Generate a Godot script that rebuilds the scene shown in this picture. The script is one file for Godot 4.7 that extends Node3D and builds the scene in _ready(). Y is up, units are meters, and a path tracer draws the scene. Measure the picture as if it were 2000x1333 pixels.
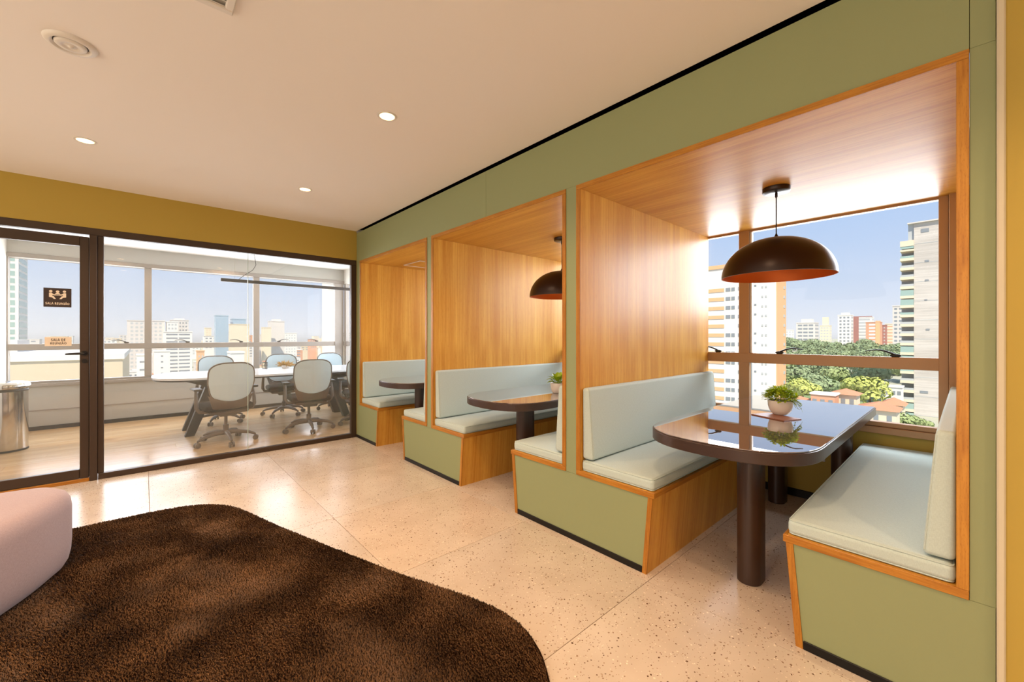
extends Node3D

# ---- the place -------------------------------------------------------------
# x runs from the lounge into the booths, -z runs along the booth wall to the glazed meeting room, y is up.
const X0 := 2.037            # face of the green booth wall
const XW := 3.94             # inner face of the facade behind the booths
const ZG := -5.256           # glazed partition of the meeting room
const ZF := -8.55            # far facade of the meeting room
const XM := 3.05             # side facade of the meeting room
const HC := 2.645            # ceiling height
const SEAT := 0.453          # top of the seat boards
const NICHES := [[-5.15, -3.493], [-3.412, -1.741], [-1.656, 0.004]]

var M := {}
var used := {}
var rng := RandomNumberGenerator.new()

const LAMP_COLOR := Color(1.0, 0.84, 0.675)
const LAMP_ENERGY := 1.75

# ---- everything --------------------------------------------------------------
func _ready() -> void:
	var cam := Camera3D.new()
	cam.name = "camera"
	add_child(cam)
	cam.position = Vector3(0, 1.3, 0)
	cam.rotation_degrees = Vector3(0, -41.948, 0)
	cam.keep_aspect = Camera3D.KEEP_HEIGHT
	cam.set_frustum(2.0 * 0.05 * 666.5 / 800.0, Vector2(0.0, -10.0 / 800.0 * 0.05), 0.05, 6000.0)
	cam.current = true
	var sky_mat := ProceduralSkyMaterial.new()
	sky_mat.sky_top_color = Color(0.60, 0.775, 0.985)
	sky_mat.sky_horizon_color = Color(0.93, 0.945, 0.97)
	sky_mat.sky_curve = 0.13
	sky_mat.ground_bottom_color = Color(0.62, 0.62, 0.60)
	sky_mat.ground_horizon_color = Color(0.90, 0.915, 0.94)
	sky_mat.sun_angle_max = 4.0
	var sky := Sky.new()
	sky.sky_material = sky_mat
	var env := Environment.new()
	env.background_mode = Environment.BG_SKY
	env.sky = sky
	env.tonemap_mode = Environment.TONE_MAPPER_LINEAR
	env.tonemap_exposure = 1.0
	env.sdfgi_enabled = true
	env.ssao_enabled = true
	env.ssil_enabled = true
	var we := WorldEnvironment.new()
	we.name = "environment"
	we.environment = env
	add_child(we)
	var sun := DirectionalLight3D.new()
	sun.name = "sun"
	add_child(sun)
	sun.look_at_from_position(Vector3(-50, 90, 45), Vector3.ZERO)
	sun.light_color = Color(1.0, 0.95, 0.86)
	sun.light_energy = 2.2
	sun.light_angular_distance = 0.6
	sun.sky_mode = DirectionalLight3D.SKY_MODE_LIGHT_ONLY
	sun.shadow_enabled = true
	# daylight standing in the window openings, as wide and high as the glass
	daylight("daylight_booths", Vector3(XW + 1.3, 2.12, -2.57), Vector2(7.4, 1.1), 90.0, 36.0)
	daylight("daylight_meeting", Vector3(0.85, 1.5, ZF - 0.12), Vector2(4.3, 1.65), 180.0, 15.0)
	daylight("daylight_meeting_side", Vector3(XM + 0.12, 1.5, -6.95), Vector2(3.0, 1.65), 90.0, 6.0)
	daylight("daylight_lounge", Vector3(-3.285, 1.4, -1.3), Vector2(6.3, 2.0), -90.0, 8.5, Color(1.0, 0.90, 0.78))
	make_materials()
	for k in 3: variant("timber_floor", "timber_%d" % k, [Color(1, 1, 1), Color(0.95, 0.94, 0.93), Color(1.0, 0.97, 0.94)][k])
	for k in 3: M["timber_%d" % k].uv1_offset = Vector3(0.31, 0.0, 0.47) * k
	build_city_materials()
	build_shell()
	build_booth_windows()
	build_niches()
	build_meeting_room()
	build_partition()
	build_benches()
	build_tables()
	build_pendants()
	build_rug()
	build_pouf()
	build_downlights()
	build_ceiling_fittings()
	build_plants()
	build_meeting_furniture()
	build_chairs()
	build_ground()
	build_near_towers()
	build_skyline()
	build_houses()
	build_trees()

func daylight(called: String, at: Vector3, size: Vector2, turn: float, energy: float, color := Color(0.95, 0.97, 1.0)) -> void:
	var l := AreaLight3D.new()
	l.name = called
	add_child(l)
	l.position = at
	l.rotation_degrees.y = turn
	l.area_size = size
	l.light_color = color
	l.light_energy = energy
	l.area_range = 20.0
	l.shadow_enabled = true

# ---- naming ----------------------------------------------------------------
func numbered(called: String) -> String:
	if not used.has(called):
		used[called] = 0
		return called
	used[called] += 1
	return "%s_%03d" % [called, used[called]]

func tag(o: Node3D, label: String, category: String, group := "", kind := "") -> Node3D:
	if label != "": o.set_meta("label", label)
	if category != "": o.set_meta("category", category)
	if group != "": o.set_meta("group", group)
	if kind != "": o.set_meta("kind", kind)
	return o

func thing(called: String, label: String, category: String, at := Vector3.ZERO, turn := 0.0, group := "") -> Node3D:
	var o := Node3D.new()
	o.name = numbered(called)
	add_child(o)
	o.position = at
	o.rotation.y = turn
	tag(o, label, category, group)
	return o

func struct(called: String, label: String) -> Node3D:
	var o := Node3D.new()
	o.name = called
	add_child(o)
	o.set_meta("kind", "structure")
	o.set_meta("label", label)
	return o

func part(parent: Node3D, called: String, st: SurfaceTool, mat: Material, label := "") -> MeshInstance3D:
	return part_mesh(parent, called, st.commit(), mat, label)

func part_mesh(parent: Node3D, called: String, mesh: Mesh, mat: Material, label := "") -> MeshInstance3D:
	var o := MeshInstance3D.new()
	o.mesh = mesh
	o.material_override = mat
	o.name = called
	parent.add_child(o, true)
	if label != "": o.set_meta("label", label)
	return o

func copy(o: Node3D, called: String, at: Vector3, turn: float, label := "") -> Node3D:
	var c: Node3D = o.duplicate()
	c.name = numbered(called)
	add_child(c)
	c.position = at
	c.rotation.y = turn
	if label != "": c.set_meta("label", label)
	return c

# ---- shapes ----------------------------------------------------------------
func mb() -> SurfaceTool:
	var st := SurfaceTool.new()
	st.begin(Mesh.PRIMITIVE_TRIANGLES)
	return st

func tri(st: SurfaceTool, a: Vector3, b: Vector3, c: Vector3) -> void:   # counter-clockwise seen from outside
	var n := (b - a).cross(c - a).normalized()
	for p in [a, c, b]:
		st.set_normal(n)
		st.add_vertex(p)

func quad(st: SurfaceTool, a: Vector3, b: Vector3, c: Vector3, d: Vector3) -> void:
	tri(st, a, b, c)
	tri(st, a, c, d)

func squad(st: SurfaceTool, p: Array, n: Array) -> void:      # smooth quad, counter-clockwise
	for i in [0, 2, 1, 0, 3, 2]:
		st.set_normal(n[i])
		st.add_vertex(p[i])

func hexa(st: SurfaceTool, v: Array) -> void:   # bottom 0-3, top 4-7, both counter-clockwise from above (x right, z towards the viewer)
	quad(st, v[3], v[2], v[1], v[0])
	quad(st, v[4], v[5], v[6], v[7])
	for i in 4:
		var j := (i + 1) % 4
		quad(st, v[i], v[j], v[j + 4], v[i + 4])

# a box from corner a to corner b with chamfered edges
func bx(st: SurfaceTool, a: Vector3, b: Vector3, r := 0.0, t := Transform3D()) -> void:
	var c := (a + b) / 2.0
	var h := ((b - a) / 2.0).abs()
	r = minf(r, minf(h.x, minf(h.y, h.z)) * 0.9)
	var i := h - Vector3(r, r, r)
	for s in [-1.0, 1.0]:
		var q := [Vector3(s * h.x, -i.y, -i.z), Vector3(s * h.x, i.y, -i.z), Vector3(s * h.x, i.y, i.z), Vector3(s * h.x, -i.y, i.z)]
		var q2 := [Vector3(-i.x, s * h.y, -i.z), Vector3(-i.x, s * h.y, i.z), Vector3(i.x, s * h.y, i.z), Vector3(i.x, s * h.y, -i.z)]
		var q3 := [Vector3(-i.x, -i.y, s * h.z), Vector3(i.x, -i.y, s * h.z), Vector3(i.x, i.y, s * h.z), Vector3(-i.x, i.y, s * h.z)]
		for k in [q, q2, q3]:
			if s < 0: k.reverse()
			quad(st, t * (c + k[0]), t * (c + k[1]), t * (c + k[2]), t * (c + k[3]))
	if r <= 0.0: return
	for s in [-1.0, 1.0]:
		for u in [-1.0, 1.0]:
			var e := [
				[Vector3(s * h.x, u * i.y, -i.z), Vector3(s * h.x, u * i.y, i.z), Vector3(s * i.x, u * h.y, i.z), Vector3(s * i.x, u * h.y, -i.z), Vector3(s, u, 0)],
				[Vector3(s * h.x, -i.y, u * i.z), Vector3(s * h.x, i.y, u * i.z), Vector3(s * i.x, i.y, u * h.z), Vector3(s * i.x, -i.y, u * h.z), Vector3(s, 0, u)],
				[Vector3(-i.x, s * h.y, u * i.z), Vector3(i.x, s * h.y, u * i.z), Vector3(i.x, s * i.y, u * h.z), Vector3(-i.x, s * i.y, u * h.z), Vector3(0, s, u)]]
			for k in e:
				var n: Vector3 = (k[1] - k[0]).cross(k[2] - k[0])
				if n.dot(k[4]) > 0: quad(st, t * (c + k[0]), t * (c + k[1]), t * (c + k[2]), t * (c + k[3]))
				else: quad(st, t * (c + k[3]), t * (c + k[2]), t * (c + k[1]), t * (c + k[0]))
			for w in [-1.0, 1.0]:
				var p := Vector3(s * h.x, u * i.y, w * i.z)
				var q := Vector3(s * i.x, u * h.y, w * i.z)
				var z := Vector3(s * i.x, u * i.y, w * h.z)
				if s * u * w > 0: tri(st, t * (c + p), t * (c + q), t * (c + z))
				else: tri(st, t * (c + p), t * (c + z), t * (c + q))

func one_box(parent: Node3D, called: String, a: Vector3, b: Vector3, mat: Material, r := 0.0, label := "") -> MeshInstance3D:
	var st := mb()
	bx(st, a, b, r)
	return part(parent, called, st, mat, label)

# a soft, rounded box centred on the origin; puff bulges the top, wedge thins it in z towards the top while its back stays put
func soft_box(size: Vector3, r: float, puff := 0.0, wedge := 0.0, mid := 6, shape_seed := 0) -> SurfaceTool:
	var st := mb()
	var h := size / 2.0
	var noise := FastNoiseLite.new()
	noise.seed = shape_seed
	noise.frequency = 1.6
	var at := func(half: float) -> Array:
		var a := []
		for k in 5: a.append(-half + r * (1.0 - cos(k / 4.0 * PI / 2.0)) if k < 4 else -half + r)
		for k in range(1, mid): a.append(lerpf(-half + r, half - r, float(k) / mid))
		for k in 5: a.append(half - r + r * sin(k / 4.0 * PI / 2.0))
		return a
	var sx: Array = at.call(h.x)
	var sy: Array = at.call(h.y)
	var sz: Array = at.call(h.z)
	var axes := [[sy, sz, 0], [sz, sx, 1], [sx, sy, 2]]
	for ax in axes:
		for s in [-1.0, 1.0]:
			var g := []
			for u in ax[0]:
				var row := []
				for v in ax[1]:
					var p: Vector3
					if ax[2] == 0: p = Vector3(s * h.x, u, v)
					elif ax[2] == 1: p = Vector3(v, s * h.y, u)
					else: p = Vector3(u, v, s * h.z)
					var q := p.clamp(-h + Vector3(r, r, r), h - Vector3(r, r, r))
					var d := (p - q).normalized()
					p = q + d * r
					var fx := 1.0 - pow(absf(p.x / h.x), 3.0)
					var fz := 1.0 - pow(absf(p.z / h.z), 3.0)
					if puff > 0.0:
						var w := noise.get_noise_2d(p.x * 1.5, p.z * 1.5)
						p.y += maxf(d.y, 0.0) * puff * fx * fz * (1.0 + 0.5 * w)
					if wedge != 0.0:
						var fy := 1.0 - pow(absf(p.y / h.y), 3.0)
						p.z += d.z * 0.008 * fx * fy * (1.0 + noise.get_noise_2d(p.x, p.y))
						var k := (p.y + h.y) / size.y
						var thin := 1.0 - wedge * k
						p.z = -h.z + (p.z + h.z) * thin
					row.append([p, d])
				g.append(row)
			for i in g.size() - 1:
				for j in g[0].size() - 1:
					var a = g[i][j]
					var b = g[i + 1][j]
					var c = g[i + 1][j + 1]
					var e = g[i][j + 1]
					if s > 0: squad(st, [a[0], b[0], c[0], e[0]], [a[1], b[1], c[1], e[1]])
					else: squad(st, [e[0], c[0], b[0], a[0]], [e[1], c[1], b[1], a[1]])
	return st

# a profile of (radius, height) turned about the y axis
func lathe(st: SurfaceTool, prof: Array, seg := 32, c := Vector3.ZERO, sharp := false) -> void:
	for k in prof.size() - 1:
		var a: Vector2 = prof[k]
		var b: Vector2 = prof[k + 1]
		if a.is_equal_approx(b): continue
		var na := Vector2(b.y - a.y, a.x - b.x).normalized()
		var n0 := na
		var n1 := na
		if not sharp:
			if k > 0:
				var z: Vector2 = prof[k - 1]
				var m := Vector2(a.y - z.y, z.x - a.x).normalized()
				if m.dot(na) > 0.6: n0 = (m + na).normalized()
			if k + 2 < prof.size():
				var z2: Vector2 = prof[k + 2]
				var m2 := Vector2(z2.y - b.y, b.x - z2.x).normalized()
				if m2.dot(na) > 0.6: n1 = (m2 + na).normalized()
		for i in seg:
			var t0 := TAU * i / seg
			var t1 := TAU * (i + 1) / seg
			var d0 := Vector3(cos(t0), 0, -sin(t0))
			var d1 := Vector3(cos(t1), 0, -sin(t1))
			var up := Vector3.UP
			var p := [c + d0 * a.x + up * a.y, c + d1 * a.x + up * a.y, c + d1 * b.x + up * b.y, c + d0 * b.x + up * b.y]
			var n := [d0 * n0.x + up * n0.y, d1 * n0.x + up * n0.y, d1 * n1.x + up * n1.y, d0 * n1.x + up * n1.y]
			squad(st, p, n)

func tube(st: SurfaceTool, pts: Array, radius, seg := 8, cap := true) -> void:
	var rings := []
	var side := Vector3.ZERO
	for k in pts.size():
		var d: Vector3
		if k == 0: d = pts[1] - pts[0]
		elif k == pts.size() - 1: d = pts[k] - pts[k - 1]
		else: d = (pts[k + 1] - pts[k - 1])
		d = d.normalized()
		if side == Vector3.ZERO:
			side = d.cross(Vector3.UP if absf(d.y) < 0.9 else Vector3.RIGHT).normalized()
		side = (side - d * side.dot(d)).normalized()
		var up := side.cross(d)
		var r: float = radius[k] if radius is Array else radius
		var ring := []
		for i in seg:
			var t := TAU * i / seg
			var n := side * cos(t) + up * sin(t)
			ring.append([pts[k] + n * r, n])
		rings.append(ring)
	for k in rings.size() - 1:
		for i in seg:
			var j := (i + 1) % seg
			var a = rings[k][i]
			var b = rings[k][j]
			var c = rings[k + 1][j]
			var e = rings[k + 1][i]
			squad(st, [a[0], e[0], c[0], b[0]], [a[1], e[1], c[1], b[1]])
	if cap:
		for i in range(1, seg - 1):
			tri(st, rings[0][0][0], rings[0][i][0], rings[0][i + 1][0])
			var l = rings[-1]
			tri(st, l[0][0], l[i + 1][0], l[i][0])

# an outline in (x, z) pulled up from y0 to y1 with a rounded top and bottom edge
func prism(st: SurfaceTool, poly: PackedVector2Array, y0: float, y1: float, r := 0.0, smooth := false) -> void:
	if Geometry2D.is_polygon_clockwise(poly): poly.reverse()
	# counter-clockwise in (x, z) seen with z down is clockwise from above; keep it one way
	var n := poly.size()
	var nor := []
	var ed := []
	for i in n:
		var a := poly[i]
		var b := poly[(i + 1) % n]
		ed.append(Vector2(b.y - a.y, a.x - b.x).normalized())
	for i in n: nor.append(((ed[i] + ed[(i + n - 1) % n]) as Vector2).normalized())
	var mid := Vector2.ZERO
	for p in poly: mid += p / n
	var levels := [[0.0, y0], [0.0, y1]] if r <= 0.0 else [[-r, y0], [-0.3 * r, y0 + 0.3 * r], [0.0, y0 + r], [0.0, y1 - r], [-0.3 * r, y1 - 0.3 * r], [-r, y1]]
	var rings := []
	for l in levels:
		var ring := []
		for i in n:
			var q: Vector2 = poly[i] + nor[i] * l[0]
			ring.append(Vector3(q.x, l[1], q.y))
		rings.append(ring)
	for k in rings.size() - 1:
		var dy: float = levels[k + 1][1] - levels[k][1]
		var dr: float = levels[k + 1][0] - levels[k][0]
		for i in n:
			var j := (i + 1) % n
			var a: Vector3 = rings[k][i]
			var b: Vector3 = rings[k][j]
			var c: Vector3 = rings[k + 1][j]
			var d: Vector3 = rings[k + 1][i]
			var g := func(v: Vector2) -> Vector3: return Vector3(v.x * dy, -dr, v.y * dy).normalized()
			var n0: Vector3 = g.call(nor[i] if smooth else ed[i])
			var n1: Vector3 = g.call(nor[j] if smooth else ed[i])
			squad(st, [a, d, c, b], [n0, n0, n1, n1])
	var idx := Geometry2D.triangulate_polygon(poly)
	for k in range(0, idx.size(), 3):
		for top in [0, rings.size() - 1]:
			var a: Vector3 = rings[top][idx[k]]
			var b: Vector3 = rings[top][idx[k + 1]]
			var c: Vector3 = rings[top][idx[k + 2]]
			var up := (b - a).cross(c - a).y > 0
			if up == (top > 0): tri(st, a, b, c)
			else: tri(st, a, c, b)

# ---- materials -------------------------------------------------------------
func mat(called: String, color: Color, rough := 0.6, metal := 0.0, spec := 0.5) -> StandardMaterial3D:
	var m := StandardMaterial3D.new()
	m.resource_name = called
	m.albedo_color = color
	m.roughness = rough
	m.metallic = metal
	m.metallic_specular = spec
	M[called] = m
	return m

func triplanar(m: StandardMaterial3D, per_metre: float) -> void:
	m.uv1_triplanar = true
	m.uv1_world_triplanar = true
	m.uv1_triplanar_sharpness = 8.0
	m.uv1_scale = Vector3.ONE * per_metre

func noise_image(w: int, h: int, freq: float, sd: int, octaves := 4) -> Image:
	var n := FastNoiseLite.new()
	n.seed = sd
	n.noise_type = FastNoiseLite.TYPE_SIMPLEX_SMOOTH
	n.frequency = freq
	n.fractal_octaves = octaves
	var im := n.get_seamless_image(w, h)
	im.convert(Image.FORMAT_L8)
	return im

# drawn out to w by h so that it still meets itself at its edges
func stretched(im: Image, w: int, h: int) -> Image:
	var a := im.get_width()
	var b := im.get_height()
	var big := Image.create(a + 8, b + 8, false, im.get_format())
	for y in b + 8:
		for x in a + 8: big.set_pixel(x, y, im.get_pixel(posmod(x - 4, a), posmod(y - 4, b)))
	var fx := float(w) / a
	var fy := float(h) / b
	big.resize(roundi((a + 8) * fx), roundi((b + 8) * fy), Image.INTERPOLATE_CUBIC)
	return big.get_region(Rect2i(roundi(4 * fx), roundi(4 * fy), w, h))

# wood whose grain runs up the image, seamless both ways
func wood_image(dark: Color, light: Color, sd: int, along_u := false, strength := 1.0) -> Image:
	var w := 512
	var h := 1024
	var broad := noise_image(256, 16, 0.02, sd, 3)
	var fine := noise_image(w, 24, 0.11, sd + 1, 3)
	var pores := noise_image(w, 96, 0.3, sd + 2, 2)
	broad = stretched(broad, w, h)
	fine = stretched(fine, w, h)
	pores = stretched(pores, w, h)
	var out := Image.create(w, h, false, Image.FORMAT_RGB8)
	for y in h:
		for x in w:
			var v := 0.5 + strength * ((broad.get_pixel(x, y).r - 0.5) * 0.8 + (fine.get_pixel(x, y).r - 0.5) * 0.75)
			var p := pores.get_pixel(x, y).r
			if p < 0.36: v -= (0.36 - p) * 1.4 * strength
			out.set_pixel(x, y, dark.lerp(light, clampf(v, 0.0, 1.0)))
	if along_u: out.rotate_90(CLOCKWISE)
	return out

func terrazzo_image() -> Image:
	var s := 1536
	var im := Image.create(s, s, false, Image.FORMAT_RGB8)
	var cloud := noise_image(128, 128, 0.03, 5, 4)
	cloud = stretched(cloud, s, s)
	var a := Color(0.775, 0.72, 0.66)
	var b := Color(0.835, 0.785, 0.73)
	for y in s:
		for x in s: im.set_pixel(x, y, a.lerp(b, cloud.get_pixel(x, y).r))
	var r := RandomNumberGenerator.new()
	r.seed = 77
	var tones := [Color(0.36, 0.25, 0.18), Color(0.42, 0.31, 0.23), Color(0.52, 0.41, 0.32), Color(0.60, 0.50, 0.41), Color(0.93, 0.89, 0.83), Color(0.70, 0.62, 0.53), Color(0.92, 0.87, 0.80)]
	for k in 8200:
		var cx := r.randi() % s
		var cy := r.randi() % s
		var t: Color = tones[r.randi() % tones.size()]
		var rad := r.randf_range(1.0, 3.0) if r.randf() < 0.85 else r.randf_range(3.0, 5.0)
		var an := r.randf() * PI
		var el := r.randf_range(0.45, 1.0)
		for dy in range(-5, 6):
			for dx in range(-5, 6):
				var u := (dx * cos(an) + dy * sin(an)) / rad
				var v := (-dx * sin(an) + dy * cos(an)) / (rad * el)
				if absf(u) + absf(v) * 0.7 < 1.0 and u * u + v * v < 1.0:
					im.set_pixel(posmod(cx + dx, s), posmod(cy + dy, s), t)
	return im

func weave_image(a: Color, b: Color, sd: int) -> Image:
	var s := 512
	var im := Image.create(s, s, false, Image.FORMAT_RGB8)
	var n1 := noise_image(s, 64, 0.2, sd, 2)
	n1 = stretched(n1, s, s)
	var n2 := noise_image(64, s, 0.2, sd + 1, 2)
	n2 = stretched(n2, s, s)
	for y in s:
		for x in s:
			var over := (x / 4 + y / 4) % 2 == 0
			var v := n1.get_pixel(x, y).r if over else n2.get_pixel(x, y).r
			v = clampf((v - 0.5) * 1.4 + 0.5 + (0.1 if over else -0.1), 0.0, 1.0)
			im.set_pixel(x, y, a.lerp(b, v))
	return im

func textured(called: String, im: Image, per_metre: float, rough: float, spec := 0.5, bump := 0.0) -> StandardMaterial3D:
	im.generate_mipmaps()
	var m := mat(called, Color.WHITE, rough, 0.0, spec)
	var t := ImageTexture.create_from_image(im)
	m.albedo_texture = t
	if bump > 0.0:
		m.heightmap_enabled = true
		m.heightmap_texture = t
		m.heightmap_scale = bump
	triplanar(m, per_metre)
	return m

func variant(from: String, called: String, tint: Color) -> StandardMaterial3D:
	var m: StandardMaterial3D = M[from].duplicate()
	m.resource_name = called
	m.albedo_color = tint
	M[called] = m
	return m

func glass(called: String, tint: Color, alpha: float, spec: float) -> void:
	var m := mat(called, Color(tint.r, tint.g, tint.b, alpha), 0.0)
	m.transparency = BaseMaterial3D.TRANSPARENCY_ALPHA
	m.cull_mode = BaseMaterial3D.CULL_DISABLED
	m.metallic_specular = spec

func make_materials() -> void:
	textured("oak", wood_image(Color(0.75, 0.51, 0.19), Color(0.89, 0.70, 0.33), 11, false, 0.8), 0.9, 0.38, 0.35)
	M.oak.uv1_scale = Vector3(0.9, 0.37, 0.37)
	textured("oak_across", wood_image(Color(0.62, 0.39, 0.11), Color(0.77, 0.54, 0.20), 23, true, 1.1), 1.6, 0.38, 0.45)
	textured("oak_edge", wood_image(Color(0.62, 0.39, 0.11), Color(0.77, 0.54, 0.20), 31, false, 1.1), 1.6, 0.38, 0.45)
	textured("terrazzo", terrazzo_image(), 0.62, 0.24, 0.5)
	for k in 3: variant("terrazzo", "terrazzo_%d" % k, [Color(1, 1, 1), Color(0.975, 0.97, 0.965), Color(1.0, 0.985, 0.97)][k])
	for k in 3: M["terrazzo_%d" % k].uv1_offset = Vector3(0.37, 0.0, 0.61) * k
	textured("timber_floor", wood_image(Color(0.68, 0.55, 0.40), Color(0.85, 0.74, 0.58), 41, true, 0.8), 0.7, 0.22, 0.5)
	var f := textured("bench_fabric", weave_image(Color(0.69, 0.75, 0.73), Color(0.77, 0.83, 0.81), 51), 5.0, 0.9, 0.3)
	f.rim_enabled = true
	f.rim = 0.25
	var pf := textured("pouf_fabric", weave_image(Color(0.60, 0.53, 0.54), Color(0.69, 0.62, 0.63), 61), 4.0, 0.95, 0.2)
	pf.rim_enabled = true
	pf.rim = 0.3
	textured("board_concrete", wood_image(Color(0.72, 0.70, 0.68), Color(0.85, 0.83, 0.81), 71, true, 0.9), 0.03, 0.9, 0.2)
	mat("sage", Color(0.56, 0.59, 0.43), 0.55, 0.0, 0.4)
	mat("ochre", Color(0.70, 0.60, 0.27), 0.6, 0.0, 0.4)
	mat("ceiling_white", Color(0.95, 0.93, 0.91), 0.9, 0.0, 0.2)
	mat("plaster_white", Color(0.86, 0.85, 0.82), 0.8, 0.0, 0.3)
	mat("bead_cream", Color(0.80, 0.76, 0.66), 0.6)
	mat("apron_grey", Color(0.68, 0.67, 0.64), 0.7, 0.0, 0.3)
	mat("gap_black", Color(0.03, 0.028, 0.025), 0.9, 0.0, 0.1)
	mat("skirting_black", Color(0.055, 0.05, 0.045), 0.45, 0.0, 0.4)
	mat("grout", Color(0.50, 0.42, 0.35), 0.9, 0.0, 0.1)
	mat("bronze_frame", Color(0.26, 0.20, 0.155), 0.42, 0.25, 0.5)
	mat("window_bronze", Color(0.67, 0.52, 0.37), 0.4, 0.15, 0.5)
	mat("window_grey", Color(0.56, 0.53, 0.50), 0.45, 0.1, 0.5)
	mat("handle_black", Color(0.06, 0.055, 0.05), 0.4, 0.0, 0.5)
	mat("table_brown", Color(0.235, 0.165, 0.135), 0.32, 0.0, 0.5)
	var tg := mat("table_glass", Color(0.60, 0.55, 0.53), 0.012, 0.75, 0.6)
	tg.clearcoat_enabled = true
	tg.clearcoat = 1.0
	tg.clearcoat_roughness = 0.01
	mat("lamp_bronze", Color(0.17, 0.10, 0.08), 0.34, 0.35, 0.5)
	mat("lamp_copper", Color(0.80, 0.42, 0.18), 0.45, 0.6, 0.5)
	mat("pot_white", Color(0.86, 0.83, 0.80), 0.35)
	mat("soil", Color(0.12, 0.085, 0.06), 0.95)
	var lf := mat("leaf_lime", Color(0.70, 0.78, 0.20), 0.45)
	lf.backlight_enabled = true
	lf.backlight = Color(0.55, 0.62, 0.12)
	lf.vertex_color_use_as_albedo = true
	lf.cull_mode = BaseMaterial3D.CULL_DISABLED
	mat("leaflet", Color(0.60, 0.41, 0.34), 0.35)
	mat("socket_white", Color(0.85, 0.84, 0.82), 0.4)
	mat("steel", Color(0.78, 0.77, 0.75), 0.12, 1.0)
	mat("plastic_black", Color(0.05, 0.048, 0.047), 0.45)
	mat("chair_taupe", Color(0.36, 0.315, 0.28), 0.5)
	mat("chair_mesh", Color(0.72, 0.79, 0.82), 0.8, 0.0, 0.2)
	mat("chair_seat", Color(0.20, 0.185, 0.18), 0.9, 0.0, 0.2)
	mat("desk_white", Color(0.86, 0.87, 0.88), 0.18)
	mat("desk_frame", Color(0.17, 0.17, 0.18), 0.5, 0.2)
	mat("fitting_white", Color(0.88, 0.86, 0.83), 0.5)
	mat("sign_brown", Color(0.20, 0.145, 0.13), 0.4)
	mat("sign_cream", Color(0.88, 0.83, 0.76), 0.5)
	glass("clear_glass", Color(0.93, 0.97, 0.95), 0.04, 0.4)
	glass("facade_glass", Color(0.90, 0.95, 0.98), 0.02, 0.22)
	mat("glass_edge", Color(0.74, 0.82, 0.79), 0.2)
	var g := mat("lamp_glow", Color(1.0, 0.9, 0.72), 0.5)
	g.emission_enabled = true
	g.emission = Color(1.0, 0.82, 0.55)
	g.emission_energy_multiplier = 6.0
	var pile := mat("rug_pile", Color(1, 1, 1), 0.95, 0.0, 0.15)
	pile.vertex_color_use_as_albedo = true
	pile.rim_enabled = true
	pile.rim = 0.15
	pile.rim_tint = 0.6
	mat("rug_back", Color(0.16, 0.105, 0.07), 0.98, 0.0, 0.1)

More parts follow.
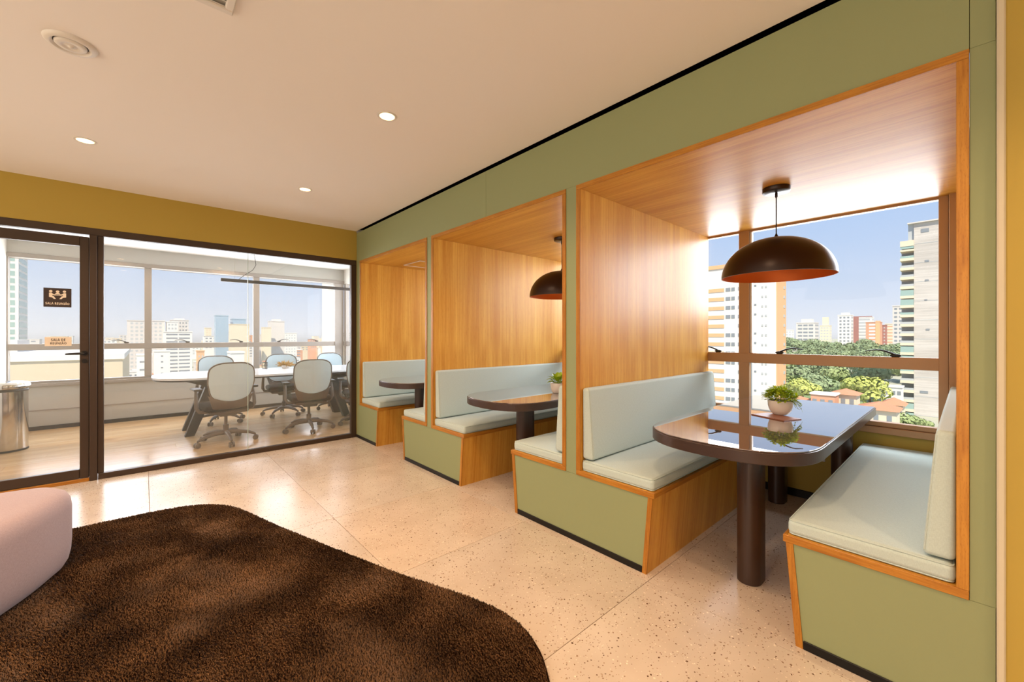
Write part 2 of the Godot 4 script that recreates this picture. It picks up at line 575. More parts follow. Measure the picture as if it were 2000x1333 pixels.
# ---- lounge ----------------------------------------------------------------
func build_shell() -> void:
	var fl := struct("floor", "polished pale terrazzo slab floor with brown specks")
	one_box(fl, "bed", Vector3(-3.3, -0.12, ZG), Vector3(XW + 0.02, -0.0025, 2.6), M.grout)
	var xs := [-3.3]
	var x := 0.032 - 0.975 * 3.0
	while x < XW:
		xs.append(x)
		x += 0.975
	xs.append(XW + 0.02)
	var zs := [ZG]
	var z := -1.133 - 0.943 * 4.0
	while z < 2.6:
		zs.append(z)
		z += 0.943
	zs.append(2.6)
	for i in xs.size() - 1:
		for j in zs.size() - 1:
			if xs[i + 1] - xs[i] < 0.02 or zs[j + 1] - zs[j] < 0.02: continue
			one_box(fl, "slab", Vector3(xs[i] + 0.0014, -0.03, zs[j] + 0.0014), Vector3(xs[i + 1] - 0.0014, 0.0, zs[j + 1] - 0.0014), M["terrazzo_%d" % ((i * 7 + j * 5) % 3)], 0.0008)
	var ce := struct("ceiling", "smooth white plasterboard ceiling of the lounge")
	one_box(ce, "board", Vector3(-3.4, HC, ZG), Vector3(X0 - 0.008, HC + 0.12, 2.7), M.ceiling_white)
	one_box(ce, "shadow_gap", Vector3(X0 - 0.008, HC + 0.03, ZG), Vector3(X0 + 0.12, HC + 0.12, 2.7), M.gap_black)
	# booth wall: fascia in three boards, piers between the niches, and a dark shadow gap above
	var wr := struct("wall_right", "sage green panelled wall with three wood lined booths")
	var joints := [ZG, -2.579, NICHES[2][1], 0.061]
	for k in 3:
		one_box(wr, "fascia_panel", Vector3(X0, 2.253, joints[k] + 0.0006), Vector3(X0 + 0.09, 2.620, joints[k + 1] - 0.0006), M.sage, 0.0008)
	for k in 3:
		var a: float = ZG if k == 0 else NICHES[k - 1][1]
		one_box(wr, "pier", Vector3(X0, 0.423, a), Vector3(X0 + 0.09, 2.2525, NICHES[k][0]), M.sage, 0.0008)
	one_box(wr, "pier", Vector3(X0, 0.423, NICHES[2][1]), Vector3(X0 + 0.09, 2.2525, 0.061), M.sage, 0.0008)
	one_box(wr, "core", Vector3(X0 + 0.09, 2.3, ZG), Vector3(X0 + 0.13, HC + 0.12, 2.7), M.gap_black)
	# what follows the green wall towards the viewer's right
	var wn := struct("wall_right_end", "ochre painted wall with an off-white corner bead")
	one_box(wn, "plaster", Vector3(X0 - 0.02, 0.0, 0.080), Vector3(X0 + 0.25, HC, 2.7), M.ochre)
	one_box(wn, "corner_bead", Vector3(X0 - 0.028, 0.0, 0.0615), Vector3(X0 + 0.05, HC, 0.080), M.bead_cream, 0.004)
	var wl := struct("wall_left", "white plastered wall on the far side of the lounge")
	one_box(wl, "below_window", Vector3(-3.42, 0.0, ZG), Vector3(-3.3, 0.38, 2.7), M.plaster_white)
	one_box(wl, "above_window", Vector3(-3.42, 2.42, ZG), Vector3(-3.3, HC, 2.7), M.plaster_white)
	one_box(wl, "beside_window", Vector3(-3.42, 0.38, ZG), Vector3(-3.3, 2.42, -4.5), M.plaster_white)
	one_box(wl, "beside_window", Vector3(-3.42, 0.38, 1.9), Vector3(-3.3, 2.42, 2.7), M.plaster_white)
	var w7 := struct("window_7", "bronze framed ribbon window on the far side of the lounge")
	for zz in [-4.5, -2.9, -1.3, 0.3, 1.84]:
		one_box(w7, "mullion", Vector3(-3.41, 0.44, zz), Vector3(-3.35, 2.36, zz + 0.06), M.window_bronze, 0.003)
	for yy in [0.38, 2.36]:
		one_box(w7, "rail", Vector3(-3.41, yy, -4.5), Vector3(-3.35, yy + 0.06, 1.9), M.window_bronze, 0.003)
	one_box(w7, "pane", Vector3(-3.383, 0.43, -4.49), Vector3(-3.377, 2.37, 1.89), M.facade_glass)
	var wf := struct("wall_front", "white plastered wall behind the viewer")
	one_box(wf, "plaster", Vector3(-3.42, 0.0, 2.6), Vector3(X0 + 0.25, HC, 2.72), M.plaster_white)
	# ochre wall round the glazed partition
	var wb := struct("wall_back", "ochre painted wall round the glazed partition")
	one_box(wb, "header", Vector3(-3.3, 2.27, ZG - 0.10), Vector3(X0, HC, ZG), M.ochre)
	one_box(wb, "jamb", Vector3(2.032, 0.0, ZG - 0.10), Vector3(X0, 2.27, ZG), M.ochre)
	one_box(wb, "side", Vector3(-3.3, 0.0, ZG - 0.10), Vector3(-1.36, 2.27, ZG), M.ochre)
	one_box(wb, "booth_side", Vector3(X0 + 0.001, 0.0, ZG - 0.10), Vector3(XW + 0.16, HC + 0.12, ZG), M.plaster_white)

func window_handle(parent: Node3D, at: Vector3, along: Vector3, flip: float) -> void:
	var st := mb()
	var pts := []
	var rad := []
	for k in 11:
		var t := k / 10.0
		pts.append(at + along * (flip * 0.17 * t) + Vector3.UP * (0.012 + 0.042 * sin(minf(t * 1.15, 1.0) * PI * 0.62) - 0.012 * t * t))
		rad.append(lerpf(0.008, 0.0035, t))
	tube(st, pts, rad, 8)
	var b := []
	for k in 7:
		var t := k / 6.0
		b.append(at + along * (flip * lerpf(-0.025, 0.035, t)) + Vector3.UP * 0.010)
	tube(st, b, [0.003, 0.010, 0.013, 0.014, 0.013, 0.010, 0.004], 10)
	part(parent, "handle", st, M.handle_black)

# windows behind the booths
func build_booth_windows() -> void:
	var apron := struct("wall_window", "olive painted wall below the booth windows")
	one_box(apron, "plaster", Vector3(XW, 0.0, ZG), Vector3(XW + 0.16, 0.60, 0.3), M.ochre)
	one_box(apron, "lintel", Vector3(XW, 2.255, ZG), Vector3(XW + 0.16, HC + 0.12, 0.3), M.plaster_white)
	var ret := struct("wall_booth_end", "plastered wall closing the row of booths")
	one_box(ret, "plaster", Vector3(X0 + 0.13, 0.0, 0.07), Vector3(XW + 0.16, HC + 0.12, 0.3), M.plaster_white)
	for k in 3:
		var zl: float = NICHES[k][0] - 0.02
		var zr: float = NICHES[k][1] + 0.02
		var w := struct("window_%d" % (k + 1), "bronze framed fixed window behind a booth with a low transom")
		var off: float = NICHES[k][0] - NICHES[2][0]
		one_box(w, "sill_bar", Vector3(XW - 0.03, 0.60, zl), Vector3(XW + 0.05, 0.648, zr), M.window_bronze, 0.003)
		one_box(w, "sill_bar", Vector3(XW - 0.012, 0.649, zl), Vector3(XW + 0.05, 0.682, zr), M.window_bronze, 0.003)
		one_box(w, "transom", Vector3(XW - 0.008, 1.066, zl), Vector3(XW + 0.05, 1.150, zr), M.window_bronze, 0.003)
		one_box(w, "mullion", Vector3(XW - 0.006, 0.683, -1.362 + off), Vector3(XW + 0.05, 2.26, -1.278 + off), M.window_bronze, 0.003)
		one_box(w, "glazing_bead", Vector3(XW + 0.012, 1.151, -1.277 + off), Vector3(XW + 0.05, 2.26, -1.262 + off), M.fitting_white, 0.002)
		one_box(w, "jamb", Vector3(XW - 0.010, 0.683, -0.130 + off), Vector3(XW + 0.05, 2.26, -0.083 + off), M.window_bronze, 0.003)
		one_box(w, "jamb", Vector3(XW - 0.045, 0.683, -0.082 + off), Vector3(XW + 0.05, 2.26, 0.03 + off), M.window_bronze, 0.003)
		one_box(w, "head", Vector3(XW, 2.21, zl), Vector3(XW + 0.05, 2.26, zr), M.window_bronze, 0.003)
		for zz in [[zl, -1.362 + off], [-1.262 + off, -0.13 + off]]:
			one_box(w, "pane", Vector3(XW + 0.028, 0.67, zz[0]), Vector3(XW + 0.034, 1.07, zz[1]), M.facade_glass)
			one_box(w, "pane", Vector3(XW + 0.028, 1.145, zz[0]), Vector3(XW + 0.034, 2.22, zz[1]), M.facade_glass)
		window_handle(w, Vector3(XW + 0.005, 1.150, -1.535 + off), Vector3.BACK, -1.0)
		window_handle(w, Vector3(XW + 0.005, 1.150, -1.055 + off), Vector3.BACK, 1.0)
		window_handle(w, Vector3(XW + 0.005, 1.150, -0.335 + off), Vector3.BACK, -1.0)
	var bb := struct("baseboard_window", "black skirting under the booth windows")
	for k in 3:
		one_box(bb, "skirting", Vector3(XW - 0.014, 0.0, NICHES[k][0] + 0.5), Vector3(XW, 0.06, NICHES[k][1] - 0.5), M.skirting_black, 0.002)
	var so := thing("wall_socket", "white power socket on the olive wall under the nearest booth table", "socket", Vector3(XW, 0.36, -0.80))
	one_box(so, "plate", Vector3(-0.009, -0.04, -0.06), Vector3(0.0, 0.04, 0.06), M.socket_white, 0.003)
	one_box(so, "insert", Vector3(-0.012, -0.025, -0.04), Vector3(-0.009, 0.025, 0.04), M.fitting_white, 0.002)

# wood lining of each niche: two side panels and a top panel, whose front edges are the visible frame
func build_niches() -> void:
	var said := ["wood lined booth niche nearest the glazed meeting room, with a hatch in its top", "wood lined booth niche between the other two booths", "large wood lined booth niche nearest the viewer, open to the city window"]
	for k in 3:
		var zl: float = NICHES[k][0]
		var zr: float = NICHES[k][1]
		var t := thing("booth_niche", said[k], "booth", Vector3(X0, 0, 0), 0.0, "wood lined booth niches")
		one_box(t, "side_panel", Vector3(0.004, 0.424, zl + 0.003), Vector3(XW - X0 - 0.0005, 2.2245, zl + 0.029), M.oak)
		one_box(t, "side_panel", Vector3(0.004, 0.424, zr - 0.027), Vector3(XW - X0 - 0.0005, 2.2245, zr - 0.003), M.oak)
		one_box(t, "top_panel", Vector3(0.004, 2.225, zl + 0.003), Vector3(XW - X0 - 0.0005, 2.252, zr - 0.003), M.oak)
		# solid oak lipping on the three front edges
		one_box(t, "lipping", Vector3(-0.006, 0.4535, zl + 0.0005), Vector3(0.0035, 2.2215, zl + 0.032), M.oak_edge, 0.0015)
		one_box(t, "lipping", Vector3(-0.006, 0.4535, zr - 0.030), Vector3(0.0035, 2.2215, zr - 0.0005), M.oak_edge, 0.0015)
		one_box(t, "lipping", Vector3(-0.006, 2.222, zl + 0.0005), Vector3(0.0035, 2.2525, zr - 0.0005), M.oak_across, 0.0015)
	# hatch in the top of the far niche
	var h := thing("ceiling_hatch", "square access hatch with a pale rim in the top of the far booth", "hatch", Vector3(2.515, 2.2245, -4.91))
	one_box(h, "door", Vector3(0.014, -0.004, 0.014), Vector3(0.406, -0.0005, 0.406), M.oak)
	for e in [[Vector3(0, 0, 0), Vector3(0.42, 0, 0.012)], [Vector3(0, 0, 0.408), Vector3(0.42, 0, 0.42)], [Vector3(0, 0, 0.0125), Vector3(0.012, 0, 0.4075)], [Vector3(0.408, 0, 0.0125), Vector3(0.42, 0, 0.4075)]]:
		one_box(h, "rim", e[0] + Vector3(0, -0.008, 0), e[1] + Vector3(0, -0.0003, 0), M.fitting_white, 0.001)

# one bench side: the front lies at z = f (top) and recedes by 0.042 at the floor; d is the way the sitter faces
func bench_side(t: Node3D, back: float, f: float, d: float) -> void:
	var x1 := XW - 0.005
	one_box(t, "seat_board", Vector3(X0 + 0.002, SEAT - 0.028, minf(back, f - d * 0.014)), Vector3(x1, SEAT - 0.0005, maxf(back, f - d * 0.014)), M.oak)
	# lipping along the end and the front of the seat board
	one_box(t, "lipping", Vector3(X0 - 0.006, SEAT - 0.030, minf(back, f)), Vector3(X0 + 0.0015, SEAT, maxf(back, f)), M.oak_across, 0.0015)
	one_box(t, "lipping", Vector3(X0 + 0.002, SEAT - 0.030, minf(f - d * 0.013, f)), Vector3(x1, SEAT, maxf(f - d * 0.013, f)), M.oak_across, 0.0015)
	# slanted front panel, its end edge flush with the wall
	var st := mb()
	var zt := f - d * 0.010
	var zb := f - d * 0.046
	var th := 0.026 * d
	var v := []
	for y in [[0.0, zb], [SEAT - 0.0305, zt]]:
		var za: float = minf(y[1], y[1] - th)
		var zc: float = maxf(y[1], y[1] - th)
		v.append_array([Vector3(X0 + 0.004, y[0], za), Vector3(X0 + 0.004, y[0], zc), Vector3(x1, y[0], zc), Vector3(x1, y[0], za)])
	hexa(st, v)
	part(t, "front_panel", st, M.oak)
	var st2 := mb()
	v = []
	for y in [[0.0, zb], [SEAT - 0.0305, zt]]:
		var za: float = minf(y[1], y[1] - th)
		var zc: float = maxf(y[1], y[1] - th)
		v.append_array([Vector3(X0 - 0.005, y[0], za), Vector3(X0 - 0.005, y[0], zc), Vector3(X0 + 0.0035, y[0], zc), Vector3(X0 + 0.0035, y[0], za)])
	hexa(st2, v)
	part(t, "end_lipping", st2, M.oak_edge)

# green end panel between two slanted lippings; za/zb: bench fronts (or a wall), with the way they face
func bench_end(t: Node3D, za: float, sa: float, zb: float, sb: float) -> void:
	var st := mb()
	var v := []
	for y in [0.0, SEAT - 0.0305]:
		var k: float = (1.0 - y / (SEAT - 0.0305)) * 0.036
		var a := za + sa * (0.0365 + k)
		var b := zb - sb * (0.0365 + k)
		v.append_array([Vector3(X0, y, a), Vector3(X0, y, b), Vector3(X0 + 0.02, y, b), Vector3(X0 + 0.02, y, a)])
	hexa(st, v)
	part(t, "end_panel", st, M.sage)
	var k0 := 0.0365 + 0.036
	one_box(t, "toe_strip", Vector3(X0 - 0.007, 0.0, za + sa * k0), Vector3(X0 - 0.0003, 0.036, zb - sb * k0), M.skirting_black, 0.002)

func cushion(label: String, a: Vector3, b: Vector3, sd: int) -> void:
	var o := thing("seat_cushion", label, "cushion", Vector3((a.x + b.x) / 2, (a.y + b.y) / 2, (a.z + b.z) / 2), 0.0, "booth seat cushions")
	part(o, "cover", soft_box(b - a, 0.022, 0.007, 0.0, 10, sd), M.bench_fabric)
	for y in [-1.0, 1.0]:
		var st := mb()
		var h := (b - a) / 2.0
		var pts := []
		var rr := 0.022
		var cs := [Vector2(h.x - rr, h.z - rr), Vector2(-h.x + rr, h.z - rr), Vector2(-h.x + rr, -h.z + rr), Vector2(h.x - rr, -h.z + rr)]
		for q in 5:
			for k in 4:
				if q == 4 and k > 0: break
				var an := (q % 4) * PI / 2 + k / 3.0 * PI / 2
				var c: Vector2 = cs[q % 4]
				pts.append(Vector3(c.x + cos(an) * (rr - 0.005), y * (h.y - 0.0055), c.y + sin(an) * (rr - 0.005)))
		tube(st, pts, 0.0028, 6, false)
		part(o, "piping", st, M.bench_fabric)

func back_cushion(label: String, z_wall: float, d: float, sd: int) -> void:
	var size := Vector3(XW - X0 - 0.03, 0.445, 0.082)
	var o := thing("back_cushion", label, "cushion", Vector3((X0 + XW) / 2 + 0.002, 0.5265 + 0.2225, z_wall + d * 0.0415), 0.0 if d > 0 else PI, "booth back cushions")
	part(o, "cover", soft_box(size, 0.018, 0.0, 0.42, 10, sd), M.bench_fabric)
	for s in [-1.0, 1.0]:
		var st := mb()
		var pts := []
		for k in 12:
			var y := lerpf(-0.205, 0.205, k / 11.0)
			var thin := 1.0 - 0.42 * (y + 0.2225) / 0.445
			pts.append(Vector3(s * (size.x / 2 - 0.0045), y, -0.041 + 0.0775 * thin))
		tube(st, pts, 0.0028, 6)
		part(o, "piping", st, M.bench_fabric)

func build_benches() -> void:
	var fr := [-4.589, -4.015, -2.876, -2.273, -1.123, -0.528]
	var b1 := thing("booth_bench", "single built-in bench with a sage end panel beside the glazed partition", "bench", Vector3.ZERO, 0.0, "built-in booth benches")
	bench_side(b1, NICHES[0][0] + 0.001, fr[0], 1.0)
	bench_end(b1, ZG + 0.001, 0.0, fr[0], 1.0)
	var b2 := thing("booth_bench", "double built-in bench between the far booth and the middle booth", "bench", Vector3.ZERO, 0.0, "built-in booth benches")
	bench_side(b2, NICHES[0][1] - 0.001, fr[1], -1.0)
	bench_side(b2, NICHES[1][0] + 0.001, fr[2], 1.0)
	bench_end(b2, fr[1], 1.0, fr[2], 1.0)
	var b3 := thing("booth_bench", "double built-in bench between the middle booth and the nearest booth", "bench", Vector3.ZERO, 0.0, "built-in booth benches")
	bench_side(b3, NICHES[1][1] - 0.001, fr[3], -1.0)
	bench_side(b3, NICHES[2][0] + 0.001, fr[4], 1.0)
	bench_end(b3, fr[3], 1.0, fr[4], 1.0)
	var b4 := thing("booth_bench", "single built-in bench at the picture's right edge beside the ochre wall", "bench", Vector3.ZERO, 0.0, "built-in booth benches")
	bench_side(b4, NICHES[2][1] - 0.001, fr[5], -1.0)
	bench_end(b4, fr[5], 1.0, 0.060, 0.0)
	var where := ["far booth", "middle booth", "nearest booth"]
	for k in 3:
		var zl: float = NICHES[k][0] + 0.0325
		var zr: float = NICHES[k][1] - 0.0305
		var y0 := SEAT + 0.0005
		cushion("grey green seat cushion of the %s, on the side towards the meeting room" % where[k], Vector3(X0 + 0.008, y0, zl), Vector3(XW - 0.02, y0 + 0.066, fr[k * 2] - 0.012), k)
		cushion("grey green seat cushion of the %s, on the side away from the meeting room" % where[k], Vector3(X0 + 0.008, y0, fr[k * 2 + 1] + 0.012), Vector3(XW - 0.02, y0 + 0.066, zr), k + 5)
		back_cushion("wedge shaped back cushion of the %s, on the side towards the meeting room" % where[k], zl, 1.0, k)
		back_cushion("wedge shaped back cushion of the %s, on the side away from the meeting room" % where[k], zr, -1.0, k + 5)

func table_outline(inset: float) -> PackedVector2Array:
	var p := PackedVector2Array()
	var hw := 0.397 - inset
	p.append(Vector2(1.915 - inset, hw))
	for k in 29:
		var t := PI / 2 + PI * k / 28.0
		var c := cos(t)
		var s := sin(t)
		p.append(Vector2(0.34 + (0.355 - inset) * signf(c) * pow(absf(c), 0.82), hw * signf(s) * pow(absf(s), 0.82)))
	p.append(Vector2(1.915 - inset, -hw))
	return p

func stadium(lx: float, lz: float) -> PackedVector2Array:
	var p := PackedVector2Array()
	var r := lz / 2.0
	for k in 13: p.append(Vector2(lx / 2 - r + r * cos(-PI / 2 + PI * k / 12.0), r * sin(-PI / 2 + PI * k / 12.0)))
	for k in 13: p.append(Vector2(-lx / 2 + r + r * cos(PI / 2 + PI * k / 12.0), r * sin(PI / 2 + PI * k / 12.0)))
	return p

func build_tables() -> void:
	var said := ["dark brown booth table with a rounded end in the far booth", "dark brown booth table with a rounded end in the middle booth", "dark brown glass topped booth table with a rounded end in the nearest booth"]
	var t := thing("booth_table", said[0], "table", Vector3(2.0, 0, -4.335), 0.0, "booth tables")
	var st := mb()
	prism(st, table_outline(0.0), 0.728, 0.784, 0.004, true)
	part(t, "tabletop", st, M.table_brown)
	st = mb()
	prism(st, table_outline(0.006), 0.7845, 0.790, 0.0015, true)
	part(t, "glass_top", st, M.table_glass, "mirror-like dark glass top")
	for c in [Vector2(0.42, 0.062), Vector2(1.72, -0.165), Vector2(1.72, 0.235)]:
		st = mb()
		var o := stadium(0.17, 0.115)
		for i in o.size(): o[i] += c
		prism(st, o, 0.0, 0.7275, 0.002, true)
		part(t, "leg", st, M.table_brown)
	copy(t, "booth_table", Vector3(2.0, 0, -2.585), 0.0, said[1])
	copy(t, "booth_table", Vector3(2.0, 0, -0.838), 0.0, said[2])

func build_pendants() -> void:
	var t := thing("pendant_lamp", "dark bronze dome pendant lamp over the nearest booth table", "lamp", Vector3(2.94, 2.225, -0.80), 0.0, "dome pendant lamps")
	var st := mb()
	lathe(st, [Vector2(0, -0.028), Vector2(0.073, -0.028), Vector2(0.075, -0.026), Vector2(0.075, -0.0005), Vector2(0, -0.0005)], 40)
	part(t, "ceiling_rose", st, M.lamp_bronze)
	st = mb()
	lathe(st, [Vector2(0.004, -0.062), Vector2(0.008, -0.055), Vector2(0.008, -0.035), Vector2(0.006, -0.028)], 16)
	part(t, "cable_grip", st, M.lamp_bronze)
	st = mb()
	tube(st, [Vector3(0, -0.06, 0), Vector3(0, -0.30, 0)], 0.0035, 8)
	part(t, "cable", st, M.plastic_black)
	var outer := []
	var inner := []
	for k in 25:
		var a := PI / 2 * k / 24.0
		outer.append(Vector2(0.306 * pow(cos(a), 0.92), -0.555 + 0.243 * sin(a)))
	outer[24].x = 0.012
	st = mb()
	lathe(st, outer, 64)
	lathe(st, [Vector2(0.302, -0.5555), Vector2(0.306, -0.555)], 64)
	part(t, "shade", st, M.lamp_bronze)
	for k in 25: inner.append(Vector2(maxf(outer[24 - k].x - 0.004, 0.0), outer[24 - k].y - 0.004 * k / 24.0 * 0.1 - 0.003 * (1.0 - k / 24.0)))
	st = mb()
	lathe(st, inner, 64)
	part(t, "shade_lining", st, M.lamp_copper, "copper coloured inside of the shade")
	st = mb()
	lathe(st, [Vector2(0, -0.42), Vector2(0.02, -0.42), Vector2(0.022, -0.40), Vector2(0.022, -0.325), Vector2(0, -0.32)], 20)
	part(t, "lamp_holder", st, M.plastic_black)
	st = mb()
	lathe(st, [Vector2(0.012, -0.312), Vector2(0.011, -0.302), Vector2(0.006, -0.292), Vector2(0.004, -0.285)], 16)
	part(t, "shade_cap", st, M.lamp_bronze)
	copy(t, "pendant_lamp", Vector3(2.94, 2.225, -2.565), 0.0, "dark bronze dome pendant lamp half hidden by the pier of the middle booth")

func leaf(st: SurfaceTool, base: Vector3, dir: Vector3, length: float, width: float, curl: float, c: Color) -> void:
	dir = dir.normalized()
	var side := dir.cross(Vector3.UP)
	if side.length() < 0.1: side = Vector3.RIGHT
	side = side.normalized()
	var up := side.cross(dir)
	var prev := []
	for k in 5:
		var t := k / 4.0
		var w := width * sin(PI * pow(t, 0.8)) * 0.5 + 0.0004
		var p := base + dir * (length * t) - Vector3.UP * (curl * t * t) + up * 0.0
		var row := [p - side * w + up * w * 0.35, p, p + side * w + up * w * 0.35]
		if k > 0:
			for i in 2:
				st.set_color(c)
				tri(st, prev[i], prev[i + 1], row[i + 1])
				st.set_color(c)
				tri(st, prev[i], row[i + 1], row[i])
		prev = row

func build_plants() -> void:
	rng.seed = 5
	# nearest booth: small bushy plant
	var t := thing("potted_plant", "small bushy lime green plant in a white bowl on the nearest booth table", "plant", Vector3(3.04, 0.7962, -0.805))
	var st := mb()
	lathe(st, [Vector2(0, 0), Vector2(0.036, 0), Vector2(0.046, 0.006), Vector2(0.060, 0.028), Vector2(0.068, 0.055), Vector2(0.070, 0.088), Vector2(0.069, 0.091), Vector2(0.066, 0.090), Vector2(0.065, 0.078)], 40)
	part(t, "pot", st, M.pot_white)
	st = mb()
	lathe(st, [Vector2(0.0655, 0.078), Vector2(0.03, 0.084), Vector2(0, 0.085)], 24)
	part(t, "soil", st, M.soil)
	var lv := mb()
	var sm := mb()
	for k in 26:
		var az := rng.randf() * TAU
		var out := sqrt(rng.randf())
		var tip := Vector3(cos(az) * out * 0.085, 0.085 + 0.07 * (1.0 - 0.6 * out * out), sin(az) * out * 0.085)
		var root := Vector3(cos(az) * 0.02, 0.082, sin(az) * 0.02)
		sm.set_color(Color(0.5, 0.55, 0.3))
		tube(sm, [root, (root + tip) / 2 + Vector3.UP * 0.01, tip], 0.0012, 5)
	for k in 900:      # small oval leaves filling a low dome
		var az := rng.randf() * TAU
		var out := sqrt(rng.randf())
		var rise := sqrt(maxf(0.0, 1.0 - out * out))
		var fill := rng.randf_range(0.62, 1.0)
		var p := Vector3(cos(az) * out * 0.100 * fill, 0.088 + rise * 0.086 * fill * rng.randf_range(0.8, 1.1), sin(az) * out * 0.100 * fill)
		var d := Vector3(cos(az) * out + rng.randf_range(-0.9, 0.9), rise * 0.5 + rng.randf_range(-0.5, 0.7), sin(az) * out + rng.randf_range(-0.9, 0.9))
		var lum := rng.randf_range(0.6, 1.45)
		leaf(lv, p, d, rng.randf_range(0.016, 0.026), rng.randf_range(0.011, 0.016), 0.003, Color(lum * rng.randf_range(0.9, 1.1), lum, lum * 0.75))
	for k in 9:        # sprays hanging over the rim
		var az := rng.randf_range(0.5, 2.1)
		var a := Vector3(cos(az) * 0.066, 0.095, sin(az) * 0.066)
		var b := Vector3(cos(az) * rng.randf_range(0.085, 0.12), rng.randf_range(0.03, 0.085), sin(az) * rng.randf_range(0.095, 0.135))
		sm.set_color(Color(0.5, 0.55, 0.3))
		tube(sm, [a, (a + b) / 2 + Vector3.UP * 0.012, b], 0.001, 5)
		for q in 9:
			var f := (q + 1) / 9.0
			var lum := rng.randf_range(0.4, 1.1)
			leaf(lv, a.lerp(b, f) + Vector3.UP * 0.012 * sin(f * PI), Vector3(cos(az) + rng.randf_range(-1, 1), rng.randf_range(-0.6, 0.4), sin(az) + rng.randf_range(-1, 1)), rng.randf_range(0.011, 0.018), rng.randf_range(0.006, 0.009), 0.003, Color(lum, lum, lum * 0.75))
	part(t, "stems", sm, M.leaf_lime)
	part(t, "foliage", lv, M.leaf_lime)
	var pp := thing("leaflet", "copper toned printed leaflet lying under the white plant bowl", "leaflet", Vector3(2.945, 0.790, -0.805), -0.393)
	one_box(pp, "cover", Vector3(-0.075, 0.0003, -0.112), Vector3(0.075, 0.003, 0.112), M.leaflet, 0.001)
	one_box(pp, "pages", Vector3(-0.073, 0.0032, -0.110), Vector3(0.073, 0.006, 0.110), M.leaflet, 0.001)
	# middle booth: broad leaves
	var t2 := thing("potted_plant", "green plant with broad leaves in a white pot on the middle booth table", "plant", Vector3(2.76, 0.7902, -2.455))
	st = mb()
	lathe(st, [Vector2(0, 0), Vector2(0.044, 0), Vector2(0.052, 0.008), Vector2(0.062, 0.04), Vector2(0.068, 0.085), Vector2(0.066, 0.09), Vector2(0.063, 0.088), Vector2(0.062, 0.08)], 40)
	part(t2, "pot", st, M.pot_white)
	st = mb()
	lathe(st, [Vector2(0.0625, 0.08), Vector2(0.0, 0.084)], 24)
	part(t2, "soil", st, M.soil)
	for k in 22:
		var az := k * 2.399 + rng.randf_range(-0.2, 0.2)
		var el := rng.randf_range(0.3, 1.3)
		var s2 := mb()
		var lum := rng.randf_range(0.5, 1.15)
		var dirv := Vector3(cos(az) * cos(el), sin(el), sin(az) * cos(el))
		leaf(s2, Vector3(cos(az) * 0.012, 0.083, sin(az) * 0.012) + dirv * 0.035, dirv, rng.randf_range(0.07, 0.115), rng.randf_range(0.036, 0.052), rng.randf_range(0.02, 0.07), Color(lum * 0.8, lum * 0.9, lum * 0.7))
		s2.set_color(Color(0.6, 0.7, 0.5))
		tube(s2, [Vector3(cos(az) * 0.012, 0.08, sin(az) * 0.012), Vector3(cos(az) * 0.012, 0.083, sin(az) * 0.012) + dirv * 0.037], 0.0016, 5)
		part(t2, "leaf", s2, M.leaf_lime)

# ---- ceiling fittings --------------------------------------------------------
func build_downlights() -> void:
	var spots := [[1.107, -2.375, "recessed warm downlight over the rug, the largest in view", 1], [1.10, -4.063, "recessed warm downlight in the ceiling nearest the corner of both walls", 1], [-0.30, -4.06, "recessed warm downlight in the ceiling above the glass door", 1],
		[-0.30, -2.375, "recessed warm downlight behind the round ceiling valve", 0], [1.107, -0.69, "recessed warm downlight beside the nearest booth", 0], [-0.30, -0.69, "recessed warm downlight above the viewer", 0],
		[-1.70, -4.06, "recessed warm downlight over the seat by the far wall", 0], [-1.70, -2.375, "recessed warm downlight over the middle of the seating", 0], [-1.70, -0.69, "recessed warm downlight beside the viewer", 0],
		[1.107, 1.0, "recessed warm downlight behind the viewer along the ochre wall", 0], [-0.30, 1.0, "recessed warm downlight behind the viewer", 0], [-1.70, 1.0, "recessed warm downlight in the corner behind the viewer", 0],
		[-0.364, -8.10, "recessed downlight over the window side of the meeting room, above the bin", 2], [1.03, -8.15, "recessed downlight over the window side of the meeting room, above the table", 2]]
	for s in spots:
		var t := thing("downlight", s[2], "light", Vector3(s[0], HC, s[1]), 0.0, "recessed ceiling downlights")
		var st := mb()
		lathe(st, [Vector2(0.044, -0.0005), Vector2(0.045, -0.003), Vector2(0.057, -0.003), Vector2(0.059, -0.0003)], 32)
		part(t, "trim_ring", st, M.fitting_white)
		st = mb()
		lathe(st, [Vector2(0.0, -0.0024), Vector2(0.0435, -0.0024)], 32)
		part(t, "lamp_lens", st, M.lamp_glow)
		var l := SpotLight3D.new()
		l.name = "lamp"
		t.add_child(l)
		l.position = Vector3(0, -0.012, 0)
		l.rotation_degrees.x = -90
		l.spot_angle = 68.0
		l.spot_angle_attenuation = 0.55
		l.spot_attenuation = 2.0
		l.spot_range = 14.0
		l.light_size = 0.04
		l.light_color = LAMP_COLOR
		l.light_energy = LAMP_ENERGY if s[3] < 2 else LAMP_ENERGY * 0.6
		l.shadow_enabled = true

